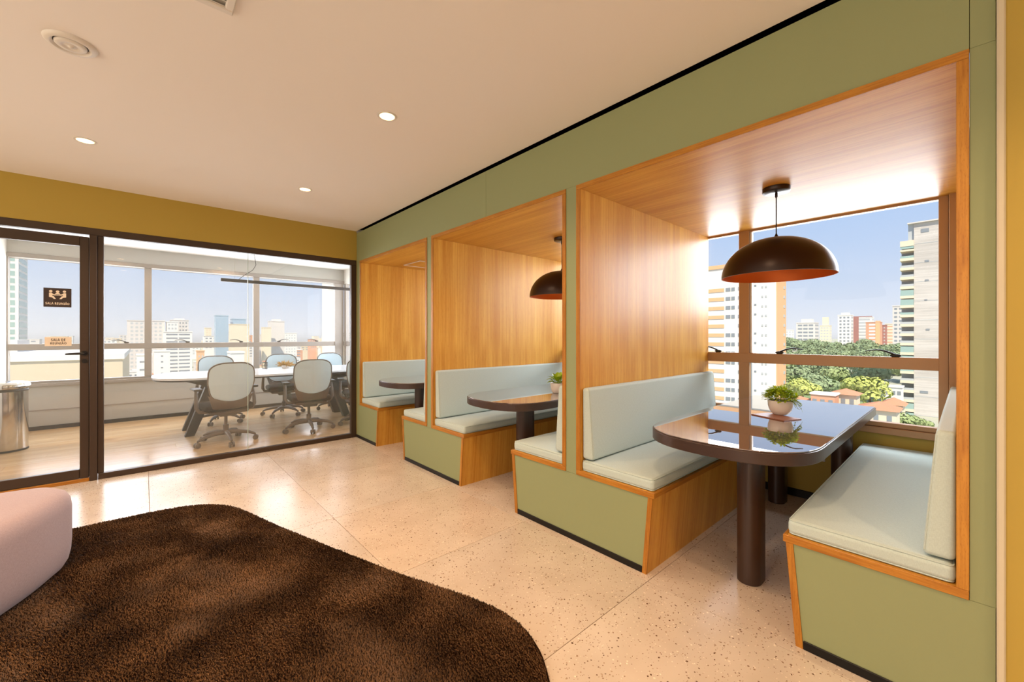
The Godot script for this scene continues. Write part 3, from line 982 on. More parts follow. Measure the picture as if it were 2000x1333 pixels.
func build_ceiling_fittings() -> void:
	var t := thing("ceiling_valve", "round white ceiling air valve with a stepped disc", "vent", Vector3(-0.25, HC, -2.757))
	var st := mb()
	lathe(st, [Vector2(0.068, -0.014), Vector2(0.080, -0.013), Vector2(0.088, -0.006), Vector2(0.090, -0.0003)], 48)
	lathe(st, [Vector2(0.058, -0.004), Vector2(0.066, -0.012), Vector2(0.068, -0.014)], 48)
	part(t, "outer_ring", st, M.fitting_white)
	st = mb()
	lathe(st, [Vector2(0.0, -0.003), Vector2(0.06, -0.003)], 40)
	part(t, "throat", st, M.desk_frame)
	st = mb()
	lathe(st, [Vector2(0.0, -0.016), Vector2(0.014, -0.016), Vector2(0.018, -0.012), Vector2(0.026, -0.012), Vector2(0.030, -0.016), Vector2(0.048, -0.015), Vector2(0.054, -0.010), Vector2(0.054, -0.005)], 40)
	part(t, "disc", st, M.fitting_white)
	st = mb()
	lathe(st, [Vector2(0.0, -0.021), Vector2(0.008, -0.020), Vector2(0.011, -0.016)], 24)
	part(t, "centre_boss", st, M.fitting_white)
	# square air diffuser cut by the top of the picture
	var g := thing("air_diffuser", "square white slotted air diffuser cut off by the top edge", "vent", Vector3(-0.04, HC, -1.735))
	var o := 0.315
	var w := 0.03
	for e in [[Vector3(-o, 0, -o), Vector3(o, 0, -o + w)], [Vector3(-o, 0, o - w), Vector3(o, 0, o)], [Vector3(-o, 0, -o + w + 0.0005), Vector3(-o + w, 0, o - w - 0.0005)], [Vector3(o - w, 0, -o + w + 0.0005), Vector3(o, 0, o - w - 0.0005)]]:
		one_box(g, "frame", e[0] + Vector3(0, -0.014, 0), e[1] + Vector3(0, -0.0003, 0), M.fitting_white, 0.004)
	one_box(g, "plenum", Vector3(-o + w, -0.003, -o + w), Vector3(o - w, -0.0005, o - w), M.apron_grey)
	for k in 18:
		var zz := lerpf(-o + w + 0.012, o - w - 0.012, k / 17.0)
		var s2 := mb()
		bx(s2, Vector3(-o + w, -0.011, -0.009), Vector3(o - w, -0.0095, 0.009), 0.0, Transform3D(Basis(Vector3.RIGHT, 0.5), Vector3(0, 0.001, zz)))
		part(g, "slat", s2, M.fitting_white)

# ---- rug and pouf ------------------------------------------------------------
func smooth_loop(p: Array, n: int) -> PackedVector2Array:
	var out := PackedVector2Array()
	var c := p.size()
	for i in c:
		for k in n:
			out.append((p[i] as Vector2).cubic_interpolate(p[(i + 1) % c], p[(i + c - 1) % c], p[(i + 2) % c], float(k) / n))
	return out

func build_rug() -> void:
	var pts := [Vector2(-2.6, -3.98), Vector2(-1.6, -4.0), Vector2(-0.4, -4.0), Vector2(0.05, -3.99), Vector2(0.28, -3.94), Vector2(0.44, -3.81), Vector2(0.545, -3.60), Vector2(0.674, -3.16), Vector2(0.811, -2.73), Vector2(0.93, -2.37), Vector2(1.035, -2.06), Vector2(1.122, -1.84), Vector2(1.20, -1.64), Vector2(1.25, -1.46), Vector2(1.252, -1.32), Vector2(1.225, -1.215), Vector2(1.18, -1.12), Vector2(1.08, -0.99), Vector2(0.90, -0.86), Vector2(0.6, -0.72), Vector2(0.0, -0.6), Vector2(-1.2, -0.6), Vector2(-2.3, -0.8), Vector2(-2.75, -1.5), Vector2(-2.8, -3.0)]
	var loop := smooth_loop(pts, 6)
	var t := thing("rug", "dark brown shaggy rug with an organic outline on the terrazzo", "rug")
	var st := mb()
	prism(st, loop, 0.0003, 0.007, 0.0)
	part(t, "backing", st, M.rug_back)
	# pile: tufts of a few bent blades
	var tuft := mb()
	rng.seed = 91
	for k in 9:
		var az := k * 2.399
		var ro := Vector3(cos(az), 0, sin(az)) * 0.0042 * sqrt(k / 9.0 + 0.1)
		var lean := Vector3(cos(az * 1.7), 0, sin(az * 1.7)) * rng.randf_range(0.001, 0.0045)
		var w := Vector3(cos(az + 1.2), 0, sin(az + 1.2)) * 0.0013
		var h := rng.randf_range(0.009, 0.014)
		var a := ro - w
		var b := ro + w
		var m0 := ro + lean * 0.4 + Vector3.UP * h * 0.6
		for q in [[a, b, m0 + w], [a, m0 + w, m0 - w], [m0 - w, m0 + w, ro + lean + Vector3.UP * h]]:
			for p in q:
				tuft.set_normal((Vector3.UP * 1.0 + lean * 120.0).normalized())
				tuft.set_color(Color.WHITE)
				tuft.add_vertex(p)
	var mm := MultiMesh.new()
	mm.transform_format = MultiMesh.TRANSFORM_3D
	mm.use_colors = true
	mm.mesh = tuft.commit()
	var shag := FastNoiseLite.new()
	shag.seed = 8
	shag.frequency = 1.1
	shag.fractal_octaves = 4
	var tone := FastNoiseLite.new()
	tone.seed = 19
	tone.frequency = 2.2
	tone.fractal_octaves = 3
	var xf := []
	var cols := []
	var tri_edge := Geometry2D.offset_polygon(loop, -0.006)[0]
	var z := -4.0
	while z < -0.62:
		var x := -1.25
		while x < 1.26:
			var step := 0.0066 if (x + 4.0 + z > 2.0) else 0.0074
			var px := x + rng.randf_range(-0.0035, 0.0035)
			var pz := z + rng.randf_range(-0.0035, 0.0035)
			x += step
			if pz > -0.9 and px < 0.2: continue
			if not Geometry2D.is_point_in_polygon(Vector2(px, pz), tri_edge): continue
			var an := shag.get_noise_2d(px, pz * 0.8) * 5.0 + rng.randf_range(-0.6, 0.6)
			var tilt := 0.25 + 0.45 * absf(shag.get_noise_2d(px * 1.3 + 7.0, pz))
			var basis := Basis(Vector3(cos(an), 0, sin(an)), tilt) * Basis(Vector3.UP, rng.randf() * TAU)
			basis = basis.scaled(Vector3.ONE * rng.randf_range(0.85, 1.2))
			xf.append(Transform3D(basis, Vector3(px, 0.006, pz)))
			var v := clampf(0.5 + 0.55 * tone.get_noise_2d(px, pz), 0.0, 1.0) * rng.randf_range(0.75, 1.25)
			cols.append(Color(0.062, 0.030, 0.012).lerp(Color(0.26, 0.132, 0.057), v))
		z += 0.0070
	mm.instance_count = xf.size()
	for i in xf.size():
		mm.set_instance_transform(i, xf[i])
		mm.set_instance_color(i, cols[i])
	var mi := MultiMeshInstance3D.new()
	mi.multimesh = mm
	mi.material_override = M.rug_pile
	mi.name = "pile"
	mi.set_meta("kind", "stuff")
	t.add_child(mi)

func build_pouf() -> void:
	# low upholstered block with a slanting, undercut side
	var t := thing("sofa_block", "low lilac grey upholstered sofa block with rounded corners on the rug", "sofa", Vector3(-0.30, 0.018, -3.47), 0.0)
	var st := mb()
	var base := [Vector2(-1.5, -0.12), Vector2(-0.6, -0.125), Vector2(-0.16, -0.10), Vector2(-0.035, -0.02), Vector2(0.0, 0.11), Vector2(-0.03, 0.23), Vector2(-0.09, 0.40), Vector2(-0.19, 0.60), Vector2(-0.30, 0.80), Vector2(-0.46, 0.97), Vector2(-0.75, 1.05), Vector2(-1.5, 1.05)]
	var loop := smooth_loop(base, 6)
	if Geometry2D.is_polygon_clockwise(loop): loop.reverse()
	var mid := Vector2(-0.8, 0.45)
	var lev := []
	# (inset, height): undercut foot, upright side, broadly rounded top
	for l in [[0.055, 0.0], [0.035, 0.010], [0.014, 0.045], [0.004, 0.09], [0.0, 0.15], [0.0, 0.33], [0.006, 0.37], [0.022, 0.40], [0.05, 0.418], [0.09, 0.426], [0.2, 0.432], [0.45, 0.436]]:
		var ring := []
		for p in loop:
			var d: Vector2 = (mid - p).normalized()
			var q: Vector2 = p + d * l[0]
			ring.append(Vector3(q.x, l[1] + 0.004 * sin(q.x * 5.0) * sin(q.y * 4.0), q.y))
		lev.append(ring)
	var n := loop.size()
	var nor := []
	for k in lev.size():
		var row := []
		for i in n:
			var a: Vector3 = lev[k][(i + 1) % n] - lev[k][(i + n - 1) % n]
			var b: Vector3 = lev[mini(k + 1, lev.size() - 1)][i] - lev[maxi(k - 1, 0)][i]
			row.append(b.cross(a).normalized())
		nor.append(row)
	for k in lev.size() - 1:
		for i in n:
			var j := (i + 1) % n
			squad(st, [lev[k][i], lev[k + 1][i], lev[k + 1][j], lev[k][j]], [nor[k][i], nor[k + 1][i], nor[k + 1][j], nor[k][j]])
	var last: Array = lev[-1]
	for i in n:
		tri(st, Vector3(mid.x, 0.437, mid.y), last[(i + 1) % n], last[i])
	part(t, "upholstery", st, M.pouf_fabric)
	st = mb()
	var foot := PackedVector2Array()
	for p in loop: foot.append(p + (mid - p).normalized() * 0.14)
	prism(st, foot, -0.016, -0.0005, 0.0)
	part(t, "plinth", st, M.plastic_black)

# ---- meeting room --------------------------------------------------------------
func build_meeting_room() -> void:
	var fl := struct("floor_meeting", "glossy honey timber floor of the meeting room")
	one_box(fl, "threshold", Vector3(-1.36, -0.12, ZG - 0.10), Vector3(X0, -0.0005, ZG), M.oak_across)
	one_box(fl, "door_sill", Vector3(-1.2895, 0.0, ZG - 0.07), Vector3(-0.3625, 0.030, ZG + 0.004), M.oak_across, 0.003)
	one_box(fl, "bed", Vector3(-1.5, -0.12, ZF - 0.1), Vector3(XM + 0.1, -0.004, ZG - 0.10), M.grout)
	var w := 0.205
	var z := ZG - 0.101
	var row := 0
	while z > ZF:
		var x := -1.5 - fmod(row * 0.53, 1.3)
		while x < XM + 0.1:
			var a := maxf(x, -1.5)
			var b := minf(x + 1.3, XM + 0.1)
			if b - a > 0.02:
				one_box(fl, "plank", Vector3(a + 0.0004, -0.02, maxf(z - w, ZF) + 0.0004), Vector3(b - 0.0004, 0.0, z - 0.0004), M["timber_%d" % ((row * 3 + int(x * 5.0 + 50.0)) % 3)], 0.0006)
			x += 1.3
		z -= w
		row += 1
	var ce := struct("ceiling_meeting", "white ceiling of the meeting room")
	one_box(ce, "board", Vector3(-1.5, HC, ZF - 0.2), Vector3(XM + 0.2, HC + 0.12, ZG - 0.10), M.ceiling_white)
	var wl := struct("wall_meeting_left", "pale plastered wall of the meeting room behind the steel bin")
	one_box(wl, "plaster", Vector3(-1.5, 0.0, ZF - 0.2), Vector3(-1.36, HC, ZG - 0.10), M.plaster_white)
	# far facade: apron below the glass, frame, header box
	var wf := struct("wall_meeting_far", "beige wall under and above the meeting room windows")
	one_box(wf, "apron", Vector3(-1.36, 0.0, ZF - 0.16), Vector3(XM + 0.2, 0.60, ZF), M.apron_grey)
	one_box(wf, "apron_cap", Vector3(-1.36, 0.601, ZF - 0.16), Vector3(XM + 0.2, 0.645, ZF + 0.03), M.window_grey, 0.003)
	one_box(wf, "apron_rail", Vector3(-1.36, 0.265, ZF + 0.0005), Vector3(XM, 0.28, ZF + 0.006), M.window_grey)
	one_box(wf, "header", Vector3(-1.36, 2.42, ZF - 0.16), Vector3(XM + 0.2, HC, ZF), M.apron_grey)
	one_box(wf, "blind_box", Vector3(-1.36, 2.36, ZF - 0.16), Vector3(XM + 0.2, 2.4195, ZF + 0.02), M.window_grey, 0.004)
	var wi := struct("window_4", "grey framed ribbon window of the meeting room overlooking the city")
	one_box(wi, "sill_bar", Vector3(-1.36, 0.646, ZF - 0.06), Vector3(XM, 0.675, ZF), M.window_grey, 0.003)
	one_box(wi, "transom", Vector3(-1.36, 1.103, ZF - 0.06), Vector3(XM, 1.188, ZF + 0.01), M.window_grey, 0.003)
	var mu := [[-1.36, -1.345], [0.006, 0.092], [1.458, 1.553], [2.864, 3.036]]
	for m in mu:
		one_box(wi, "mullion", Vector3(m[0], 0.676, ZF - 0.06), Vector3(m[1], 2.3595, ZF + (0.008 if m[0] < 2.5 else 0.03)), M.window_grey, 0.003)
	for k in 3:
		one_box(wi, "pane", Vector3(mu[k][1], 0.67, ZF - 0.034), Vector3(mu[k + 1][0], 1.11, ZF - 0.028), M.facade_glass)
		one_box(wi, "pane", Vector3(mu[k][1], 1.18, ZF - 0.034), Vector3(mu[k + 1][0], 2.365, ZF - 0.028), M.facade_glass)
	for h in [[-0.93, 1.0], [-0.19, -1.0], [0.54, -1.0], [1.28, -1.0], [1.86, 1.0], [2.53, -1.0]]:
		window_handle(wi, Vector3(h[0], 1.188, ZF - 0.005), Vector3.RIGHT, h[1])
	# side facade
	var ws := struct("wall_meeting_side", "beige wall under and above the meeting room side window")
	one_box(ws, "apron", Vector3(XM, 0.0, ZF), Vector3(XM + 0.16, 0.645, ZG - 0.101), M.apron_grey)
	one_box(ws, "header", Vector3(XM, 2.36, ZF), Vector3(XM + 0.16, HC, ZG - 0.10), M.plaster_white)
	var w5 := struct("window_5", "grey framed side window of the meeting room")
	one_box(w5, "transom", Vector3(XM, 1.103, ZF + 0.035), Vector3(XM + 0.06, 1.188, ZG - 0.10), M.window_grey, 0.003)
	for m in [[-8.515, -8.42], [-7.2, -7.1], [-5.9, -5.8]]:
		one_box(w5, "mullion", Vector3(XM - 0.008, 0.646, m[0]), Vector3(XM + 0.06, 2.3595, m[1]), M.window_grey, 0.003)
	one_box(w5, "pane", Vector3(XM + 0.028, 0.64, ZF + 0.035), Vector3(XM + 0.034, 2.365, ZG - 0.10), M.facade_glass)
	var bb := struct("baseboard_meeting", "black skirting along the meeting room window wall")
	one_box(bb, "skirting", Vector3(-1.36, 0.0, ZF + 0.0005), Vector3(XM, 0.055, ZF + 0.014), M.skirting_black, 0.002)
	one_box(bb, "skirting", Vector3(XM - 0.014, 0.0, ZF + 0.0145), Vector3(XM - 0.0005, 0.055, ZG - 0.11), M.skirting_black, 0.002)

# glazed partition with its door
func build_partition() -> void:
	var z0 := ZG - 0.055
	var z1 := ZG + 0.004
	var w := struct("window_6", "dark bronze framed glass partition of the meeting room")
	one_box(w, "head_rail", Vector3(-1.36, 2.205, z0), Vector3(2.0315, 2.2695, z1), M.bronze_frame, 0.003)
	one_box(w, "bottom_rail", Vector3(-0.308, 0.0, z0), Vector3(1.966, 0.052, z1), M.bronze_frame, 0.003)
	one_box(w, "end_post", Vector3(1.967, 0.0, z0), Vector3(2.0315, 2.2045, z1), M.bronze_frame, 0.003)
	one_box(w, "door_post", Vector3(-0.362, 0.0, z0), Vector3(-0.313, 2.2045, z1 + 0.012), M.bronze_frame, 0.003)
	one_box(w, "glazing_post", Vector3(-0.3125, 0.0525, z0), Vector3(-0.272, 2.2045, z1 - 0.008), M.bronze_frame, 0.003)
	one_box(w, "hinge_post", Vector3(-1.36, 0.0, z0), Vector3(-1.29, 2.2045, z1), M.bronze_frame, 0.003)
	one_box(w, "pane", Vector3(-0.28, 0.045, ZG - 0.031), Vector3(0.8465, 2.21, ZG - 0.021), M.clear_glass)
	one_box(w, "pane", Vector3(0.8515, 0.045, ZG - 0.031), Vector3(1.97, 2.21, ZG - 0.021), M.clear_glass)
	one_box(w, "pane_joint", Vector3(0.8468, 0.0525, ZG - 0.0315), Vector3(0.8512, 2.2045, ZG - 0.0205), M.glass_edge)
	var d := struct("door_1", "dark bronze framed glass door of the meeting room")
	var dz0 := ZG - 0.05
	var dz1 := ZG - 0.004
	one_box(d, "lock_stile", Vector3(-0.423, 0.035, dz0), Vector3(-0.365, 2.185, dz1), M.bronze_frame, 0.003)
	one_box(d, "hinge_stile", Vector3(-1.287, 0.035, dz0), Vector3(-1.22, 2.185, dz1), M.bronze_frame, 0.003)
	one_box(d, "top_rail", Vector3(-1.2195, 2.10, dz0), Vector3(-0.4235, 2.185, dz1), M.bronze_frame, 0.003)
	one_box(d, "bottom_rail", Vector3(-1.2195, 0.035, dz0), Vector3(-0.4235, 0.115, dz1), M.bronze_frame, 0.003)
	one_box(d, "pane", Vector3(-1.225, 0.11, ZG - 0.031), Vector3(-0.418, 2.105, ZG - 0.023), M.clear_glass)
	var h := Node3D.new()
	h.name = "handle"
	d.add_child(h)
	var st := mb()
	tube(st, [Vector3(-0.392, 1.145, dz1), Vector3(-0.392, 1.145, dz1 + 0.045), Vector3(-0.40, 1.145, dz1 + 0.052), Vector3(-0.475, 1.143, dz1 + 0.052), Vector3(-0.505, 1.142, dz1 + 0.05)], [0.011, 0.011, 0.011, 0.009, 0.007], 10)
	part(h, "lever", st, M.handle_black)
	for y in [1.145, 1.075]:
		st = mb()
		tube(st, [Vector3(-0.392, y, dz1 - 0.001), Vector3(-0.392, y, dz1 + 0.007)], 0.022 if y > 1.1 else 0.019, 20)
		part(h, "rosette" if y > 1.1 else "lock_cylinder", st, M.handle_black)
	# signs on the door glass
	var zs := ZG - 0.0228
	var t := thing("door_sign", "dark brown meeting room plaque with a pictogram of three people at a table", "sign", Vector3(-0.556, 1.632, zs))
	one_box(t, "plate", Vector3(-0.082, -0.082, 0.0003), Vector3(0.082, 0.082, 0.004), M.sign_brown, 0.001)
	st = mb()
	var zf := 0.0043
	var disc := func(c: Vector2, rx: float, ry: float) -> void:
		for k in 20:
			var a0 := TAU * k / 20
			var a1 := TAU * (k + 1) / 20
			tri(st, Vector3(c.x, c.y, zf), Vector3(c.x + rx * cos(a0), c.y + ry * sin(a0), zf), Vector3(c.x + rx * cos(a1), c.y + ry * sin(a1), zf))
	var poly := func(p: Array) -> void:
		var pa := PackedVector2Array(p)
		var ix := Geometry2D.triangulate_polygon(pa)
		for k in range(0, ix.size(), 3):
			var a := Vector3(pa[ix[k]].x, pa[ix[k]].y, zf)
			var b := Vector3(pa[ix[k + 1]].x, pa[ix[k + 1]].y, zf)
			var c := Vector3(pa[ix[k + 2]].x, pa[ix[k + 2]].y, zf)
			if (b - a).cross(c - a).z > 0: tri(st, a, b, c)
			else: tri(st, a, c, b)
	disc.call(Vector2(-0.040, 0.054), 0.010, 0.010)
	disc.call(Vector2(0.0, 0.052), 0.0105, 0.010)
	disc.call(Vector2(0.040, 0.054), 0.010, 0.010)
	for s in [-1.0, 1.0]:
		poly.call([Vector2(s * 0.050, 0.040), Vector2(s * 0.036, 0.041), Vector2(s * 0.026, 0.031), Vector2(s * 0.012, 0.026), Vector2(s * 0.012, 0.020), Vector2(s * 0.028, 0.022), Vector2(s * 0.033, 0.016), Vector2(s * 0.022, 0.010), Vector2(s * 0.010, -0.012), Vector2(s * 0.022, -0.012), Vector2(s * 0.032, 0.000), Vector2(s * 0.050, 0.004)])
	poly.call([Vector2(-0.016, 0.027), Vector2(0.016, 0.027), Vector2(0.012, 0.038), Vector2(0.004, 0.042), Vector2(-0.004, 0.042), Vector2(-0.012, 0.038)])
	poly.call([Vector2(-0.024, 0.0185), Vector2(0.024, 0.0185), Vector2(0.024, 0.0225), Vector2(-0.024, 0.0225)])
	part(t, "pictogram", st, M.sign_cream)
	lettering(t, "SALA REUNIÃO", 0.024, Vector3(0, -0.052, 0.0041), M.sign_cream, 0.14)
	var t2 := thing("door_sign", "cream name plate with brown lettering lower on the glass door", "sign", Vector3(-0.552, 1.251, zs))
	one_box(t2, "plate", Vector3(-0.079, -0.039, 0.0003), Vector3(0.079, 0.039, 0.004), M.sign_cream, 0.001)
	lettering(t2, "SALA DE", 0.024, Vector3(0, 0.014, 0.0041), M.sign_brown, 0.085)
	lettering(t2, "REUNIÃO", 0.024, Vector3(0, -0.016, 0.0041), M.sign_brown, 0.095)

func lettering(parent: Node3D, words: String, height: float, at: Vector3, m: Material, width: float) -> void:
	var f := SystemFont.new()
	f.font_names = PackedStringArray(["Droid Sans"])
	f.font_weight = 700
	var tm := TextMesh.new()
	tm.text = words
	tm.font = f
	tm.font_size = 64
	tm.pixel_size = 0.01
	tm.depth = 0.03
	var o := part_mesh(parent, "lettering", tm, m)
	var box := tm.get_aabb().size
	var s := Vector3(width / maxf(box.x, 0.01), height / maxf(box.y, 0.01), 0.02)
	o.scale = s
	o.position = at

func build_meeting_furniture() -> void:
	# long table with a rounded end
	var t := thing("meeting_table", "long white topped meeting table with rounded end and dark slanted legs", "table", Vector3(0, 0, -6.97))
	var p := PackedVector2Array()
	for k in 25:
		var a := PI / 2 + PI * k / 24.0
		p.append(Vector2(0.62 + 0.55 * signf(cos(a)) * pow(absf(cos(a)), 0.75), 0.63 * signf(sin(a)) * pow(absf(sin(a)), 0.75)))
	p.append(Vector2(2.2, -0.63))
	p.append(Vector2(2.86, -0.55))
	p.append(Vector2(2.86, 0.55))
	p.append(Vector2(2.2, 0.63))
	var st := mb()
	prism(st, p, 0.753, 0.780, 0.004)
	part(t, "tabletop", st, M.desk_white)
	st = mb()
	var p2 := PackedVector2Array()
	for q in p: p2.append(Vector2(1.45, 0) + (q - Vector2(1.45, 0)) * 0.992)
	prism(st, p2, 0.735, 0.7525, 0.0)
	part(t, "edge_band", st, M.desk_frame)
	for s in [[0.44, 1.0], [2.45, -1.0]]:
		var x: float = s[0]
		var d: float = s[1]
		st = mb()     # sloping modesty wedge under the top
		hexa(st, [Vector3(x + d * 0.25 - 0.03, 0.62, -0.30), Vector3(x + d * 0.25 - 0.03, 0.62, 0.30), Vector3(x + d * 0.25 + 0.03, 0.62, 0.30), Vector3(x + d * 0.25 + 0.03, 0.62, -0.30),
			Vector3(x - 0.10, 0.7345, -0.34), Vector3(x - 0.10, 0.7345, 0.34), Vector3(x + 0.42, 0.7345, 0.34), Vector3(x + 0.42, 0.7345, -0.34)])
		part(t, "under_frame", st, M.desk_frame)
		for zz in [-0.30, 0.16]:
			st = mb()
			hexa(st, [Vector3(x - 0.05, 0.0, zz), Vector3(x - 0.05, 0.0, zz + 0.10), Vector3(x + 0.05, 0.0, zz + 0.10), Vector3(x + 0.05, 0.0, zz),
				Vector3(x + d * 0.22 - 0.06, 0.6195, zz - 0.0), Vector3(x + d * 0.22 - 0.06, 0.6195, zz + 0.12), Vector3(x + d * 0.22 + 0.06, 0.6195, zz + 0.12), Vector3(x + d * 0.22 + 0.06, 0.6195, zz)])
			part(t, "leg", st, M.desk_frame)
	# pen cup
	var c := thing("pen_cup", "dark wire pen cup with a pen standing on the meeting table", "cup", Vector3(1.42, 0.7802, -7.42))
	st = mb()
	for k in 12:
		var a := TAU * k / 12
		tube(st, [Vector3(cos(a) * 0.036, 0.004, sin(a) * 0.036), Vector3(cos(a) * 0.04, 0.1, sin(a) * 0.04)], 0.0016, 5)
	for y in [0.004, 0.05, 0.1]:
		var ring := []
		for k in 25: ring.append(Vector3(cos(TAU * k / 24) * (0.036 + y * 0.04), y, sin(TAU * k / 24) * (0.036 + y * 0.04)))
		tube(st, ring, 0.003, 5, false)
	part(c, "basket", st, M.plastic_black)
	st = mb()
	lathe(st, [Vector2(0, 0.0), Vector2(0.037, 0.0), Vector2(0.037, 0.003), Vector2(0, 0.003)], 24)
	part(c, "base", st, M.plastic_black)
	st = mb()
	tube(st, [Vector3(-0.012, 0.004, 0), Vector3(0.015, 0.145, 0.01)], 0.004, 8)
	part(c, "pen", st, M.plastic_black)
	# dried bouquet
	var b := thing("dried_bouquet", "tan dried grass bouquet lying in a low dish on the meeting table", "bouquet", Vector3(1.69, 0.7802, -7.30))
	st = mb()
	lathe(st, [Vector2(0, 0.0), Vector2(0.05, 0.0), Vector2(0.075, 0.05), Vector2(0.072, 0.052), Vector2(0.048, 0.006), Vector2(0, 0.005)], 28)
	part(b, "dish", st, M.pot_white)
	st = mb()
	rng.seed = 33
	for k in 90:
		var a := rng.randf() * TAU
		var el := rng.randf_range(0.15, 1.2)
		var d := Vector3(cos(a) * cos(el), sin(el), sin(a) * cos(el))
		var l := rng.randf_range(0.07, 0.135)
		var q := Vector3(cos(a), 0, sin(a)) * 0.03 + Vector3.UP * 0.03
		tube(st, [q, q + d * l * 0.55, q + d * l + Vector3.DOWN * 0.012], [0.0018, 0.007, 0.002], 5)
	part(b, "seed_heads", st, mat("dried_grass", Color(0.70, 0.56, 0.33), 0.9))
	# linear pendant
	var l := thing("linear_pendant", "slim dark linear pendant light hanging over the meeting table", "light", Vector3(0, 0, -6.9))
	one_box(l, "profile", Vector3(0.79, 2.055, -0.022), Vector3(2.75, 2.10, 0.022), M.desk_frame, 0.003)
	st = mb()
	tube(st, [Vector3(1.0, 2.10, 0), Vector3(1.06, 2.16, 0.0), Vector3(1.17, 2.25, 0.0), Vector3(1.21, 2.33, 0), Vector3(1.19, 2.46, 0), Vector3(1.12, HC - 0.001, 0)], 0.004, 6)
	part(l, "cord", st, M.plastic_black)
	for x in [0.95, 2.6]:
		st = mb()
		tube(st, [Vector3(x, 2.10, 0), Vector3(x, HC - 0.001, 0)], 0.0012, 5)
		part(l, "wire", st, M.steel)
	# steel bin
	var bin := thing("pedal_bin", "round polished steel bin with a black lid rim behind the glass door", "bin", Vector3(-1.165, 0, -7.28))
	st = mb()
	lathe(st, [Vector2(0.168, 0.02), Vector2(0.170, 0.03), Vector2(0.170, 0.70)], 48)
	part(bin, "body", st, M.steel)
	st = mb()
	lathe(st, [Vector2(0.0, 0.0), Vector2(0.172, 0.0), Vector2(0.174, 0.004), Vector2(0.172, 0.020), Vector2(0.165, 0.024)], 48)
	part(bin, "base_ring", st, M.plastic_black)
	st = mb()
	lathe(st, [Vector2(0.165, 0.70), Vector2(0.186, 0.705), Vector2(0.190, 0.725), Vector2(0.186, 0.75), Vector2(0.172, 0.768), Vector2(0.12, 0.782), Vector2(0.0, 0.79)], 48)
	part(bin, "lid", st, M.steel)
	st = mb()
	lathe(st, [Vector2(0.1705, 0.672), Vector2(0.173, 0.676), Vector2(0.173, 0.696), Vector2(0.1705, 0.70)], 48)
	part(bin, "collar", st, M.plastic_black)

